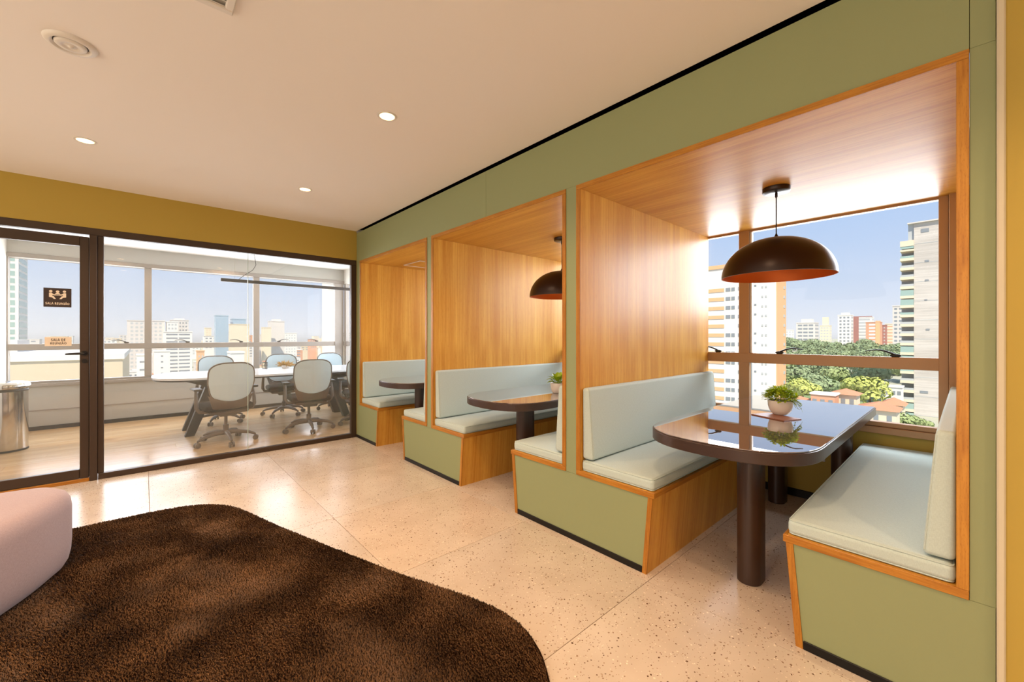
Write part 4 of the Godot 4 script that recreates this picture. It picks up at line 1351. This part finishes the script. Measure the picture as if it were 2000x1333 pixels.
func make_chair() -> Node3D:
	# faces -z
	var t := thing("office_chair", "", "chair", Vector3.ZERO, 0.0, "mesh backed office chairs round the meeting table")
	# back: bent mesh panel
	var cols := 10
	var rows := 12
	var at := func(u: float, v: float, off: float) -> Vector3:
		var y := lerpf(0.525, 0.985, v)
		var halfw := lerpf(0.185, 0.232, minf(v * 2.2, 1.0)) - 0.012 * maxf(0.0, v - 0.6)
		var x := u * halfw
		var z := 0.275 + 0.02 * sin(v * PI * 0.9) + 0.055 * v * v - 0.05 * u * u + off
		return Vector3(x, y, z)
	var trim := func(u: float, v: float) -> Vector2:      # rounds the corners
		var k := absf(v * 2.0 - 1.0)
		var s := 1.0 - 0.28 * pow(k, 7.0)
		return Vector2(u * s, 0.5 + (v - 0.5) * (1.0 - 0.03 * pow(absf(u), 6.0)))
	var st := mb()
	for i in cols:
		for j in rows:
			var q := []
			for c in [[i, j], [i + 1, j], [i + 1, j + 1], [i, j + 1]]:
				var uv: Vector2 = trim.call(c[0] * 2.0 / cols - 1.0, float(c[1]) / rows)
				q.append(uv)
			var f := []
			var bk := []
			for uv in q:
				f.append(at.call(uv.x, uv.y, 0.004))
				bk.append(at.call(uv.x, uv.y, -0.004))
			quad(st, f[0], f[1], f[2], f[3])
			quad(st, bk[3], bk[2], bk[1], bk[0])
	part(t, "mesh_back", st, M.chair_mesh)
	# rim round the mesh
	var loop := []
	for k in 41:
		var a := TAU * k / 40
		var cu := signf(cos(a)) * pow(absf(cos(a)), 0.35)
		var cv := signf(sin(a)) * pow(absf(sin(a)), 0.35)
		var uv: Vector2 = trim.call(cu, 0.5 + cv * 0.5)
		loop.append(at.call(uv.x, uv.y, 0.0))
	st = mb()
	tube(st, loop, 0.0085, 8, false)
	part(t, "back_frame", st, M.chair_taupe)
	# lower shell carrying the back
	st = mb()
	var prev := []
	for k in 9:
		var v := k / 8.0
		var row := []
		for i in 9:
			var u := i / 4.0 - 1.0
			var y := lerpf(0.43, 0.535 + 0.075 * u * u, v)
			row.append(Vector3(u * lerpf(0.17, 0.225, v), y, lerpf(0.20, 0.298 - 0.05 * u * u, sqrt(v))))
		if k > 0:
			for i in 8:
				quad(st, prev[i], prev[i + 1], row[i + 1], row[i])
				var o := Vector3(0, 0, -0.016)
				quad(st, row[i] + o, row[i + 1] + o, prev[i + 1] + o, prev[i] + o)
			for e in [0, 8]:
				var o := Vector3(0, 0, -0.016)
				if e == 0: quad(st, prev[e], row[e], row[e] + o, prev[e] + o)
				else: quad(st, row[e], prev[e], prev[e] + o, row[e] + o)
		else:
			for i in 8: quad(st, row[i + 1], row[i], row[i] + Vector3(0, 0, -0.016), row[i + 1] + Vector3(0, 0, -0.016))
		if k == 8:
			for i in 8: quad(st, row[i], row[i + 1], row[i + 1] + Vector3(0, 0, -0.016), row[i] + Vector3(0, 0, -0.016))
		prev = row
	part(t, "back_shell", st, M.chair_taupe)
	var sc := soft_box(Vector3(0.49, 0.075, 0.47), 0.03, 0.01, 0.0, 4, 2)
	var so := part(t, "seat", sc, M.chair_seat)
	so.position = Vector3(0, 0.452, -0.02)
	st = mb()
	bx(st, Vector3(-0.20, 0.375, -0.2), Vector3(0.20, 0.414, 0.19), 0.015)
	bx(st, Vector3(-0.09, 0.335, -0.1), Vector3(0.09, 0.376, 0.12), 0.012)
	part(t, "seat_shell", st, M.chair_taupe)
	for s in [-1.0, 1.0]:
		var arm := Node3D.new()
		arm.name = "armrest"
		t.add_child(arm, true)
		st = mb()
		tube(st, [Vector3(s * 0.19, 0.40, 0.05), Vector3(s * 0.27, 0.405, 0.05), Vector3(s * 0.295, 0.45, 0.04), Vector3(s * 0.295, 0.55, 0.02), Vector3(s * 0.29, 0.65, -0.02)], [0.02, 0.02, 0.022, 0.02, 0.016], 10)
		part(arm, "arm_post", st, M.chair_taupe)
		var pd := soft_box(Vector3(0.085, 0.026, 0.25), 0.012, 0.0, 0.0, 3)
		var po := part(arm, "arm_pad", pd, M.plastic_black)
		po.position = Vector3(s * 0.285, 0.668, -0.03)
	st = mb()
	tube(st, [Vector3(0, 0.10, 0), Vector3(0, 0.22, 0)], 0.030, 16)
	tube(st, [Vector3(0, 0.22, 0), Vector3(0, 0.34, 0)], 0.018, 16)
	part(t, "gas_column", st, M.chair_taupe)
	for k in 5:
		var a := TAU * k / 5 + 0.35
		var d := Vector3(cos(a), 0, sin(a))
		var sp := Node3D.new()
		sp.name = "base_arm"
		t.add_child(sp, true)
		st = mb()
		tube(st, [d * 0.02 + Vector3.UP * 0.125, d * 0.12 + Vector3.UP * 0.125, d * 0.24 + Vector3.UP * 0.105, d * 0.305 + Vector3.UP * 0.075], [0.028, 0.024, 0.02, 0.014], 10)
		part(sp, "spoke", st, M.chair_taupe)
		st = mb()
		var side := d.cross(Vector3.UP)
		for q in [-1.0, 1.0]:
			tube(st, [d * 0.31 + Vector3.UP * 0.031 + side * (q * 0.008), d * 0.31 + Vector3.UP * 0.031 + side * (q * 0.026)], 0.030, 16)
		tube(st, [d * 0.31 + Vector3.UP * 0.031 - side * 0.03, d * 0.31 + Vector3.UP * 0.031 + side * 0.03], 0.008, 8)
		tube(st, [d * 0.306 + Vector3.UP * 0.04, d * 0.306 + Vector3.UP * 0.08], 0.008, 8)
		part(sp, "caster", st, M.chair_taupe)
	return t

func build_chairs() -> void:
	var t := make_chair()
	t.position = Vector3(0.745, 0, -6.06)
	t.rotation.y = 0.10
	t.set_meta("label", "grey mesh office chair seen from behind, nearest the rounded table end")
	copy(t, "office_chair", Vector3(1.70, 0, -6.10), -0.08, "grey mesh office chair seen from behind, middle of the near table side")
	copy(t, "office_chair", Vector3(2.42, 0, -6.06), -0.25, "grey mesh office chair cut off by the partition's end post")
	copy(t, "office_chair", Vector3(0.87, 0, -7.52), PI + 0.12, "grey mesh office chair facing us across the rounded table end")
	copy(t, "office_chair", Vector3(1.72, 0, -7.55), PI - 0.10, "grey mesh office chair facing us behind the pen cup and bouquet")
	copy(t, "office_chair", Vector3(2.58, 0, -7.55), PI + 0.15, "grey mesh office chair facing us beside the corner window post")

# ---- the city outside ------------------------------------------------------------
func ground_y(x: float, z: float) -> float:
	var right := smoothstep(40.0, 100.0, x + z * 0.35)
	return -44.0 + 20.0 * right + 15.0 * smoothstep(130.0, 420.0, x) * right

func build_ground() -> void:
	var t := struct("ground", "pale city ground far below the windows")
	var st := mb()
	var n := 60
	var at := func(i: int, j: int) -> Vector3:
		var x := -900.0 + 2700.0 * i / n
		var z := -2600.0 + 3000.0 * j / n
		return Vector3(x, ground_y(x, z), z)
	for i in n:
		for j in n: quad(st, at.call(i, j), at.call(i, j + 1), at.call(i + 1, j + 1), at.call(i + 1, j))
	part(t, "land", st, M.city_ground)
	var park := struct("field", "grassy slope under the park trees")
	st = mb()
	for i in 30:
		for j in 20:
			var g := func(a: int, b: int) -> Vector3:
				var x := 150.0 + 320.0 * a / 30.0
				var z := lerpf(-0.42, -0.11, b / 20.0) * x
				return Vector3(x, lerpf(-23.0, -13.0, clampf((x - 150.0) / 300.0, 0.0, 1.0)), z)
			quad(st, g.call(i, j), g.call(i, j + 1), g.call(i + 1, j + 1), g.call(i + 1, j))
	part(park, "turf", st, M.park_turf)

# bands of windows, proud by a few centimetres, on the sides named in faces: w (-x), s (+z), e (+x)
func bands(st: SurfaceTool, a: Vector3, b: Vector3, faces: String, first: float, step: float, high: float, cols: int, fill: float, margin := 0.06) -> void:
	var y := first
	while y + high < b.y - 0.3:
		for f in faces:
			var long := (b.z - a.z) if f != "s" else (b.x - a.x)
			for c in cols:
				var p := lerpf(margin, 1.0 - margin, (c + 0.5 - fill / 2) / cols) * long
				var q := lerpf(margin, 1.0 - margin, (c + 0.5 + fill / 2) / cols) * long
				if f == "w": bx(st, Vector3(a.x - 0.06, y, a.z + p), Vector3(a.x + 0.02, y + high, a.z + q))
				elif f == "e": bx(st, Vector3(b.x - 0.02, y, a.z + p), Vector3(b.x + 0.06, y + high, a.z + q))
				else: bx(st, Vector3(a.x + p, y, b.z - 0.02), Vector3(a.x + q, y + high, b.z + 0.06))
		y += step

func tower(label: String, a: Vector3, b: Vector3, wall: String, glassy: String, faces: String, step: float, high: float, cols: int, fill: float, roof := 0.0) -> Node3D:
	var t := thing("tower_block", label, "building")
	one_box(t, "walls", a, b, M[wall])
	var st := mb()
	bands(st, a, b, faces, a.y + fmod(b.y - a.y, step) + 0.4, step, high, cols, fill)
	part(t, "window_rows", st, M[glassy])
	one_box(t, "parapet", Vector3(a.x - 0.25, b.y, a.z - 0.25), Vector3(b.x + 0.25, b.y + 0.7, b.z + 0.25), M[wall])
	if roof > 0.0:
		var c := (a + b) / 2
		var h := (b - a) * 0.28
		one_box(t, "roof_house", Vector3(c.x - h.x, b.y + 0.7, c.z - h.z), Vector3(c.x + h.x, b.y + roof, c.z + h.z), M[wall])
	return t

func build_city_materials() -> void:
	mat("city_ground", Color(0.66, 0.66, 0.60), 0.95, 0.0, 0.1)
	mat("wall_white", Color(0.90, 0.89, 0.87), 0.85, 0.0, 0.2)
	mat("wall_pale", Color(0.84, 0.82, 0.80), 0.85, 0.0, 0.2)
	mat("wall_cream", Color(0.88, 0.83, 0.74), 0.85, 0.0, 0.2)
	mat("wall_beige", Color(0.84, 0.78, 0.68), 0.85, 0.0, 0.2)
	mat("wall_orange", Color(0.88, 0.70, 0.54), 0.85, 0.0, 0.2)
	mat("wall_salmon", Color(0.82, 0.62, 0.51), 0.85, 0.0, 0.2)
	mat("wall_red", Color(0.66, 0.47, 0.44), 0.85, 0.0, 0.2)
	mat("roof_tile", Color(0.76, 0.54, 0.43), 0.85, 0.0, 0.2)
	mat("city_window", Color(0.54, 0.57, 0.60), 0.3, 0.0, 0.5)
	mat("city_window_pale", Color(0.72, 0.74, 0.75), 0.4, 0.0, 0.5)
	mat("city_glass_green", Color(0.60, 0.71, 0.69), 0.25, 0.0, 0.5)
	mat("city_glass_blue", Color(0.64, 0.73, 0.80), 0.25, 0.0, 0.5)
	mat("park_turf", Color(0.50, 0.57, 0.42), 0.95, 0.0, 0.1)
	mat("bark", Color(0.30, 0.24, 0.18), 0.95)
	for c in [["leaf_deep", Color(0.56, 0.63, 0.49)], ["leaf_mid", Color(0.62, 0.68, 0.48)], ["leaf_bright", Color(0.74, 0.77, 0.44)]]:
		var m := mat(c[0], c[1], 0.8, 0.0, 0.2)
		m.vertex_color_use_as_albedo = true
		m.cull_mode = BaseMaterial3D.CULL_DISABLED
		m.backlight_enabled = true
		m.backlight = Color(0.3, 0.35, 0.12)

func build_near_towers() -> void:
	# white tower with orange bands, behind the nearest booth's mullion
	var t := thing("tower_block", "white apartment tower with orange bands behind the window mullion", "building")
	var a := Vector3(140, -46, -64)
	var b := Vector3(149.6, 23.2, -38.2)
	one_box(t, "walls", a, b, M.wall_white)
	one_box(t, "cornice", Vector3(a.x - 0.3, b.y, a.z), Vector3(b.x, b.y + 1.2, b.z + 0.3), M.wall_orange)
	one_box(t, "side_strip", Vector3(a.x + 0.3, a.y, b.z), Vector3(b.x + 0.1, b.y - 0.1, b.z + 0.15), M.wall_orange, 0.0, "orange side wall")
	one_box(t, "corner_recess", Vector3(a.x - 0.1, a.y, -45.2), Vector3(a.x, b.y - 0.4, -44.6), M.city_window)
	var y := 15.6
	var k := 0
	while y > -40.0:
		one_box(t, "orange_band", Vector3(a.x - 0.15, y, -58.5), Vector3(a.x, y + 1.15, -52.8), M.wall_orange)
		for w in [[-52.3, -50.9], [-50.6, -49.6], [-48.6, -47.8], [-47.5, -46.7]]:
			if k % 5 == 4 and w[0] < -49: continue
			one_box(t, "window", Vector3(a.x - 0.12, y + 0.1, w[0]), Vector3(a.x + 0.02, y + 1.2, w[1]), M.city_window)
		one_box(t, "window", Vector3(a.x - 0.12, y + 0.2, -59.8), Vector3(a.x + 0.02, y + 1.0, -58.9), M.city_window)
		for w in [[-42.0, -41.55], [-41.0, -40.55]]:
			one_box(t, "window", Vector3(a.x - 0.1, y + 0.3, w[0]), Vector3(a.x + 0.02, y + 0.9, w[1]), M.city_window_pale)
		if k % 3 != 1:
			one_box(t, "window", Vector3(a.x - 0.1, y + 0.9, -44.0), Vector3(a.x + 0.02, y + 1.4, -43.4), M.city_window)
		one_box(t, "side_window", Vector3(b.x - 2.6, y + 0.2, b.z + 0.1), Vector3(b.x - 1.2, y + 1.1, b.z + 0.22), M.city_window_pale)
		y -= 2.93
		k += 1
	# board marked concrete tower with a stack of balconies
	var c := thing("tower_block", "grey concrete tower with stacked balconies at the window's right edge", "building")
	var ca := Vector3(175, -30, -11.0)
	var cb := Vector3(192, 35.6, 12.0)
	one_box(c, "walls", ca, cb, M.board_concrete)
	one_box(c, "roof_house", Vector3(177, 35.6, -5.0), Vector3(190, 38.4, 8.0), M.wall_cream)
	one_box(c, "roof_slab", Vector3(174.3, 35.61, -12.4), Vector3(184, 35.95, -5.2), M.wall_pale)
	one_box(c, "roof_cabin", Vector3(175.5, 30.6, -12.3), Vector3(183, 35.6, -11.01), M.city_window_pale)
	one_box(c, "core", Vector3(178.2, -30, -14.0), Vector3(190, 30.4, -11.01), M.wall_pale)
	y = 27.6
	k = 0
	while y > -30.0:
		var bal := Node3D.new()
		bal.name = "balcony"
		c.add_child(bal, true)
		one_box(bal, "slab", Vector3(174.6, y - 0.25, -14.05), Vector3(178.2, y + (0.55 if k > 0 else 2.8), -11.01) if k > 0 else Vector3(178.2, y + 0.3, -11.01), M.wall_cream)
		one_box(bal, "railing", Vector3(174.7, y + 0.56, -14.0), Vector3(174.78, y + 1.25, -11.02), M.city_glass_green if (k % 6) in [0, 1, 5] else M.city_window_pale)
		one_box(bal, "back_window", Vector3(178.1, y + 0.56, -13.9), Vector3(178.19, y + 2.4, -11.1), M.city_glass_green if (k % 6) in [0, 5] else M.city_window)
		if (k % 6) in [0, 5]:
			one_box(bal, "glazing", Vector3(174.72, y + 1.26, -13.98), Vector3(174.76, y + 2.3, -11.02), M.city_glass_green)
		y -= 2.9
		k += 1
	one_box(c, "top_parapet", Vector3(174.6, 28.9, -14.05), Vector3(178.2, 30.6, -11.01), M.wall_cream)
	for w in [[32.6, -8.6, 1.7, 0.9], [23.6, -8.2, 0.9, 0.45], [17.8, -8.2, 0.8, 0.4], [12.0, -8.4, 0.6, 0.3], [3.0, -8.0, 0.8, 0.4], [-8.6, -8.0, 1.0, 0.4], [-16.0, -8.8, 1.7, 0.6], [-24.0, -8.4, 1.2, 0.5]]:
		one_box(c, "window", Vector3(174.9, w[0], w[1] - w[2] / 2), Vector3(175.02, w[0] + w[3] * 1.2, w[1] + w[2] / 2), M.city_window)
	for q in 11:
		one_box(c, "pour_joint", Vector3(174.97, 29.3 - q * 5.8, -10.9), Vector3(175.01, 29.42 - q * 5.8, 11.9), M.city_window_pale)

func build_skyline() -> void:
	# beyond the park, seen past the nearest booth
	tower("beige slab with a set back top floor beyond the park trees", Vector3(508, -20, -120), Vector3(524, 14.5, -104), "wall_pale", "city_window", "ws", 3.6, 1.7, 3, 0.8, 4.2)
	tower("pale distant block with a slim roof tower beyond the park", Vector3(640, -20, -126), Vector3(652, 14.0, -116), "wall_cream", "city_window_pale", "ws", 3.6, 1.4, 3, 0.6, 11.0)
	tower("white tower with grey balcony columns beyond the park", Vector3(529, -20, -89), Vector3(542, 22.0, -78.5), "wall_white", "city_window", "ws", 3.4, 1.8, 3, 0.55, 3.0)
	var rd := tower("white banded tower with a dark red corner strip beyond the park", Vector3(566, -20, -82), Vector3(580, 20.6, -67), "wall_white", "city_window_pale", "ws", 3.3, 1.6, 1, 0.9, 0.0)
	one_box(rd, "red_strip", Vector3(565.6, -20, -82.2), Vector3(566.1, 21.4, -77.6), M.wall_red)
	one_box(rd, "roof_beam", Vector3(565.6, 21.4, -82.2), Vector3(567, 22.2, -66.8), M.wall_red)
	var oe := tower("bright orange office block with white window bands beyond the park", Vector3(524, -20, -66.5), Vector3(538, 14.2, -56.0), "wall_salmon", "wall_white", "w", 3.2, 1.5, 1, 0.62, 0.0)
	one_box(oe, "lift_tower", Vector3(523.8, -20, -59.5), Vector3(530, 15.8, -56.2), M.wall_orange)
	tower("narrow brick red block beside the orange office block", Vector3(548, -20, -58.8), Vector3(556, 11.6, -54.2), "wall_red", "city_window_pale", "w", 3.2, 1.3, 2, 0.5, 0.0)
	tower("cream block with fine brown bands beside the concrete tower", Vector3(565, -20, -56.5), Vector3(576, 13.2, -49.2), "wall_cream", "wall_salmon", "ws", 3.2, 0.9, 1, 0.86, 0.0)
	tower("tall narrow grey block half hidden by the concrete tower", Vector3(449, -20, -40.5), Vector3(458, 25.0, -34.0), "wall_pale", "city_window", "ws", 3.2, 1.5, 2, 0.6, 0.0)
	tower("small white block at the far left of the park skyline", Vector3(606, -20, -155), Vector3(616, 8.4, -148), "wall_white", "city_window_pale", "ws", 3.4, 1.4, 2, 0.6, 0.0)
	# seen through the meeting room
	var g := tower("tall tower banded with green glass at the left edge of the skyline", Vector3(-62, -44, -330), Vector3(-45.4, 62, -309), "wall_white", "city_glass_green", "se", 3.55, 2.35, 1, 0.98, 0.0)
	g.name = "glass_tower"
	var be := thing("flat_building", "large flat roofed beige building low outside the meeting room windows", "building")
	one_box(be, "walls", Vector3(-60, -44, -125), Vector3(-2.4, -2.2, -86), M.wall_beige)
	one_box(be, "parapet", Vector3(-60.2, -2.2, -125.2), Vector3(-2.2, -1.4, -85.8), M.wall_white)
	one_box(be, "roof_plant", Vector3(-40, -1.4, -118), Vector3(-16, 0.6, -108), M.wall_pale)
	tower("wide pale apartment tower left of the meeting room mullion", Vector3(-9.8, -44, -460), Vector3(12.8, 13.2, -440), "wall_pale", "city_window_pale", "s", 3.1, 1.5, 7, 0.55, 0.0)
	tower("pale apartment tower right of the meeting room mullion", Vector3(13.8, -44, -452), Vector3(21.0, 12.4, -436), "wall_white", "city_window_pale", "s", 3.1, 1.5, 3, 0.6, 0.0)
	tower("grey apartment tower with a plain white lower front", Vector3(17.6, -44, -484), Vector3(29.2, 14.6, -456), "wall_pale", "city_window", "s", 3.1, 1.3, 5, 0.5, 2.0)
	tower("white office slab with long dark window bands", Vector3(10.6, -44, -398), Vector3(26.6, 4.0, -384), "wall_white", "city_window", "s", 2.65, 1.05, 2, 0.9, 0.0)
	tower("plain white block with small windows in front of the office slab", Vector3(4.1, -44, -308), Vector3(10.9, -7.5, -299), "wall_white", "city_window", "s", 3.2, 0.8, 1, 0.16, 0.0)
	tower("low white building with dark bands beside the beige roof", Vector3(-3.0, -44, -316), Vector3(3.4, -9.6, -306), "wall_white", "city_window", "s", 4.4, 1.0, 1, 0.7, 0.0)
	tower("small orange building right of the office slab", Vector3(24.9, -44, -330), Vector3(28.6, -8.6, -324), "wall_orange", "city_window_pale", "s", 4.0, 1.2, 2, 0.4, 0.0)
	tower("blue glass office tower with white fins on the skyline", Vector3(53.9, -44, -520), Vector3(64.6, 21.6, -508), "city_glass_blue", "wall_white", "s", 140.0, 64.0, 5, 0.36, 0.0)
	tower("second blue glass tower behind the cream block", Vector3(68.4, -44, -525), Vector3(80.6, 18.6, -512), "city_glass_blue", "wall_pale", "s", 140.0, 60.0, 6, 0.4, 0.0)
	tower("cream ribbed block in front of the blue glass towers", Vector3(60.4, -44, -472), Vector3(75.4, 12.0, -462), "wall_cream", "wall_pale", "s", 120.0, 54.0, 6, 0.3, 0.0)
	tower("slim cream tower left of the blue glass towers", Vector3(55.3, -44, -628), Vector3(61.4, 10.6, -618), "wall_cream", "wall_beige", "s", 3.2, 1.2, 2, 0.5, 0.0)
	tower("pale ribbed tower just right of the second meeting room mullion", Vector3(90.6, -44, -490), Vector3(97.6, 9.6, -480), "wall_cream", "wall_beige", "s", 120.0, 52.0, 3, 0.3, 0.0)
	tower("tallest of the pale towers right of the second mullion", Vector3(100.0, -44, -508), Vector3(113.6, 16.6, -496), "wall_pale", "city_window_pale", "s", 120.0, 58.0, 4, 0.42, 2.5)
	tower("broad pale block at the foot of the right hand skyline", Vector3(118, -44, -540), Vector3(134, 4.2, -528), "wall_white", "city_window_pale", "s", 3.2, 1.2, 5, 0.5, 0.0)
	tower("slim tower with a blue glass strip beside the corner post", Vector3(86.6, -44, -282), Vector3(92.6, 39.6, -270), "wall_white", "city_glass_blue", "s", 160.0, 82.0, 2, 0.42, 0.0)
	tower("low blue windowed building behind the far chair", Vector3(28.4, -44, -226), Vector3(33.4, -6.4, -216), "wall_white", "city_glass_blue", "s", 40.0, 5.0, 5, 0.7, 0.0)
	# small far houses that nothing tells apart
	rng.seed = 404
	var taken: Array[Rect2] = []
	for o in get_children():
		if o.get_meta("category", "") == "building":
			for c in o.get_children():
				if c is MeshInstance3D and c.name == "walls":
					var bb: AABB = c.mesh.get_aabb()
					taken.append(Rect2(bb.position.x - 1.5, bb.position.z - 1.5, bb.size.x + 3.0, bb.size.z + 3.0))
	var tones := ["wall_white", "wall_pale", "wall_cream", "wall_beige", "wall_white", "wall_salmon", "wall_pale"]
	for k in 230:
		var depth := 150.0 + 1100.0 * pow(rng.randf(), 1.3)
		var u := rng.randf_range(-0.26, 0.46)          # x over -z
		var x := u * depth
		var z := -depth
		if absf(x + 2.0) < 6.0 and depth < 320: continue
		var w := rng.randf_range(6.0, 15.0) * (0.6 + depth / 900.0)
		var wide := w * rng.randf_range(0.7, 1.6)
		var foot := Rect2(x - 0.5, z - w - 0.5, wide + 1.0, w + 1.0)
		var clash := false
		for r in taken: clash = clash or r.intersects(foot)
		if clash: continue
		taken.append(foot)
		var far := depth > 520.0
		var top := ground_y(x, z) + rng.randf_range(8.0, 24.0) + (rng.randf_range(10.0, 34.0) if far else 0.0)
		var wall: String = tones[rng.randi() % tones.size()]
		var pane := "left of the first mullion" if u < 0.0 else ("between the two mullions" if u < 0.17 else "right of the second mullion")
		var name_it := ("%s block in the far city skyline, %s" if far else "small low %s building of the nearer city, %s") % [wall.substr(5), pane]
		var h := thing("city_building", name_it, "building", Vector3.ZERO, 0.0, ("far skyline buildings " if far else "low city buildings ") + wall.substr(5) + " " + pane)
		var a := Vector3(x, -46, z - w)
		var b := Vector3(x + wide, top, z)
		one_box(h, "walls", a, b, M[wall])
		one_box(h, "roof", Vector3(a.x - 0.2, top, a.z - 0.2), Vector3(b.x + 0.2, top + 0.5, b.z + 0.2), M.roof_tile if (rng.randf() < 0.28 and not far) else M.wall_pale)
		var st := mb()
		bands(st, Vector3(a.x, top - 14.0, a.z), b, "s", top - 13.0, 3.4, 1.3, 3, 0.55)
		part(h, "window_rows", st, M.city_window)

func build_houses() -> void:
	var list := [["small pink house with a tiled roof below the park trees", Vector3(104, -12.6, -22.0), Vector3(108, -10.9, -18.0), "wall_salmon", 0.0], ["low house with an orange tiled roof beside the pink house", Vector3(109.3, -12.4, -19.6), Vector3(114, -11.0, -15.4), "wall_cream", 1.0],
		["house with a broad tiled roof right of the table corner", Vector3(103, -14.0, -14.4), Vector3(109, -12.7, -8.8), "wall_cream", 1.2], ["tiled house against the concrete tower", Vector3(120, -15.2, -12.6), Vector3(125, -13.6, -9.2), "wall_cream", 1.3], ["small white house against the concrete tower", Vector3(146, -15.6, -14.6), Vector3(150, -12.2, -11.4), "wall_white", 0.0],
		["low tiled house left of the pink house", Vector3(104, -14.4, -27.0), Vector3(109, -12.9, -22.6), "wall_white", 1.0]]
	for q in list:
		var h := thing("house", q[0], "house")
		var a: Vector3 = q[1]
		var b: Vector3 = q[2]
		one_box(h, "walls", Vector3(a.x, -26, a.z), b, M[q[3]])
		var st := mb()
		for w in 3:
			var zz := lerpf(a.z, b.z, (w + 0.5) / 3.0)
			bx(st, Vector3(a.x - 0.05, b.y - 1.9, zz - 0.35), Vector3(a.x + 0.02, b.y - 0.9, zz + 0.35))
		part(h, "windows", st, M.city_window)
		if q[4] > 0.0:
			st = mb()
			var m := (a.z + b.z) / 2
			var o := 0.5
			var r: float = q[4]
			var p := [Vector3(a.x - o, b.y, a.z - o), Vector3(a.x - o, b.y, b.z + o), Vector3(b.x + o, b.y, b.z + o), Vector3(b.x + o, b.y, a.z - o)]
			var r0 := Vector3(lerpf(a.x, b.x, 0.3), b.y + r, m)
			var r1 := Vector3(lerpf(a.x, b.x, 0.7), b.y + r, m)
			tri(st, p[0], p[1], r0)
			quad(st, p[1], p[2], r1, r0)
			tri(st, p[2], p[3], r1)
			quad(st, p[3], p[0], r0, r1)
			quad(st, p[3], p[2], p[1], p[0])
			part(h, "roof", st, M.roof_tile)
		else:
			one_box(h, "roof", Vector3(a.x - 0.2, b.y, a.z - 0.2), Vector3(b.x + 0.2, b.y + 0.3, b.z + 0.2), M.wall_white)

func crown_mesh(sd: int, flat: float) -> ArrayMesh:
	var r := RandomNumberGenerator.new()
	r.seed = sd
	var st := mb()
	var lumps := []
	for k in 11:
		var a := r.randf() * TAU
		var d := sqrt(r.randf()) * 0.62
		lumps.append([Vector3(cos(a) * d, r.randf_range(-0.25, 0.38) * flat + 0.15 * (1.0 - d), sin(a) * d), r.randf_range(0.30, 0.46)])
	for l in lumps:
		var c: Vector3 = l[0]
		var rad: float = l[1]
		var lum := r.randf_range(0.8, 1.12)
		for k in 130:
			var n := Vector3(r.randfn(), r.randfn(), r.randfn()).normalized()
			var p := c + n * rad * Vector3(1, 0.85 * flat + 0.15, 1) * r.randf_range(0.82, 1.06)
			var t1 := n.cross(Vector3(r.randfn(), r.randfn(), r.randfn())).normalized()
			var t2 := n.cross(t1)
			var s := r.randf_range(0.05, 0.085)
			var v := lum * r.randf_range(0.72, 1.25)
			var q := [p + t1 * s, p + t2 * s * 0.8, p - t1 * s, p - t2 * s * 0.9]
			for i in [0, 2, 1, 0, 3, 2]:
				st.set_color(Color(v, v, v * 0.95))
				st.set_normal((n + Vector3(r.randfn(), r.randfn(), r.randfn()) * 0.15).normalized())
				st.add_vertex(q[i])
	return st.commit()

func build_trees() -> void:
	var crowns := []
	for k in 4: crowns.append(crown_mesh(60 + k, [0.8, 0.95, 0.75, 0.9][k]))
	var trunk := mb()
	tube(trunk, [Vector3(0, -1.6, 0), Vector3(0.03, -0.6, 0.02), Vector3(0.0, 0.1, 0.0)], [0.07, 0.05, 0.03], 7)
	var trunk_mesh := trunk.commit()
	rng.seed = 12
	var plant := func(label: String, group: String, at: Vector3, rad: float, m: String) -> void:
		var t := thing("park_tree", label, "tree", at, rng.randf() * TAU, group)
		part_mesh(t, "crown", crowns[rng.randi() % 4], M[m])
		part_mesh(t, "trunk", trunk_mesh, M.bark)
		t.scale = Vector3(rad, rad * rng.randf_range(0.85, 1.05), rad)
	plant.call("large bright lime tree standing above the tiled roofs", "", Vector3(136, -13.4, -16.6), 6.6, "leaf_bright")
	plant.call("round light green tree left of the tiled roofs", "", Vector3(122, -12.6, -27.5), 5.2, "leaf_bright")
	plant.call("small tree in front of the concrete tower's foot", "", Vector3(116, -17.2, -9.6), 4.2, "leaf_mid")
	plant.call("low tree against the foot of the concrete tower", "", Vector3(133, -19.2, -7.6), 3.4, "leaf_mid")
	for row in 12:
		var x := 172.0 + row * 23.0
		var n := int(ceil(0.32 * x / 18.0))
		for k in n:
			var rad := rng.randf_range(7.6, 9.4)
			var z := lerpf(-0.34, -0.02, (k + 0.5 + (0.25 if row % 2 == 0 else -0.25)) / n) * x + rng.randf_range(-1.0, 1.0)
			var xx := x + rng.randf_range(-3.0, 3.0)
			if z > -25.0 and xx < 205.0: continue
			var y := lerpf(-16.5, -8.0, clampf((x - 172.0) / 275.0, 0.0, 1.0)) + rng.randf_range(-1.5, 1.5) + (2.5 if row > 8 and z < -80 else 0.0)
			var near := row < 4
			plant.call("mid green tree in the nearer part of the park" if near else "dark green tree in the dense far part of the park", "nearer park trees" if near else "far park trees", Vector3(xx, y, z), rad, "leaf_mid" if near and k % 2 == 0 else "leaf_deep")
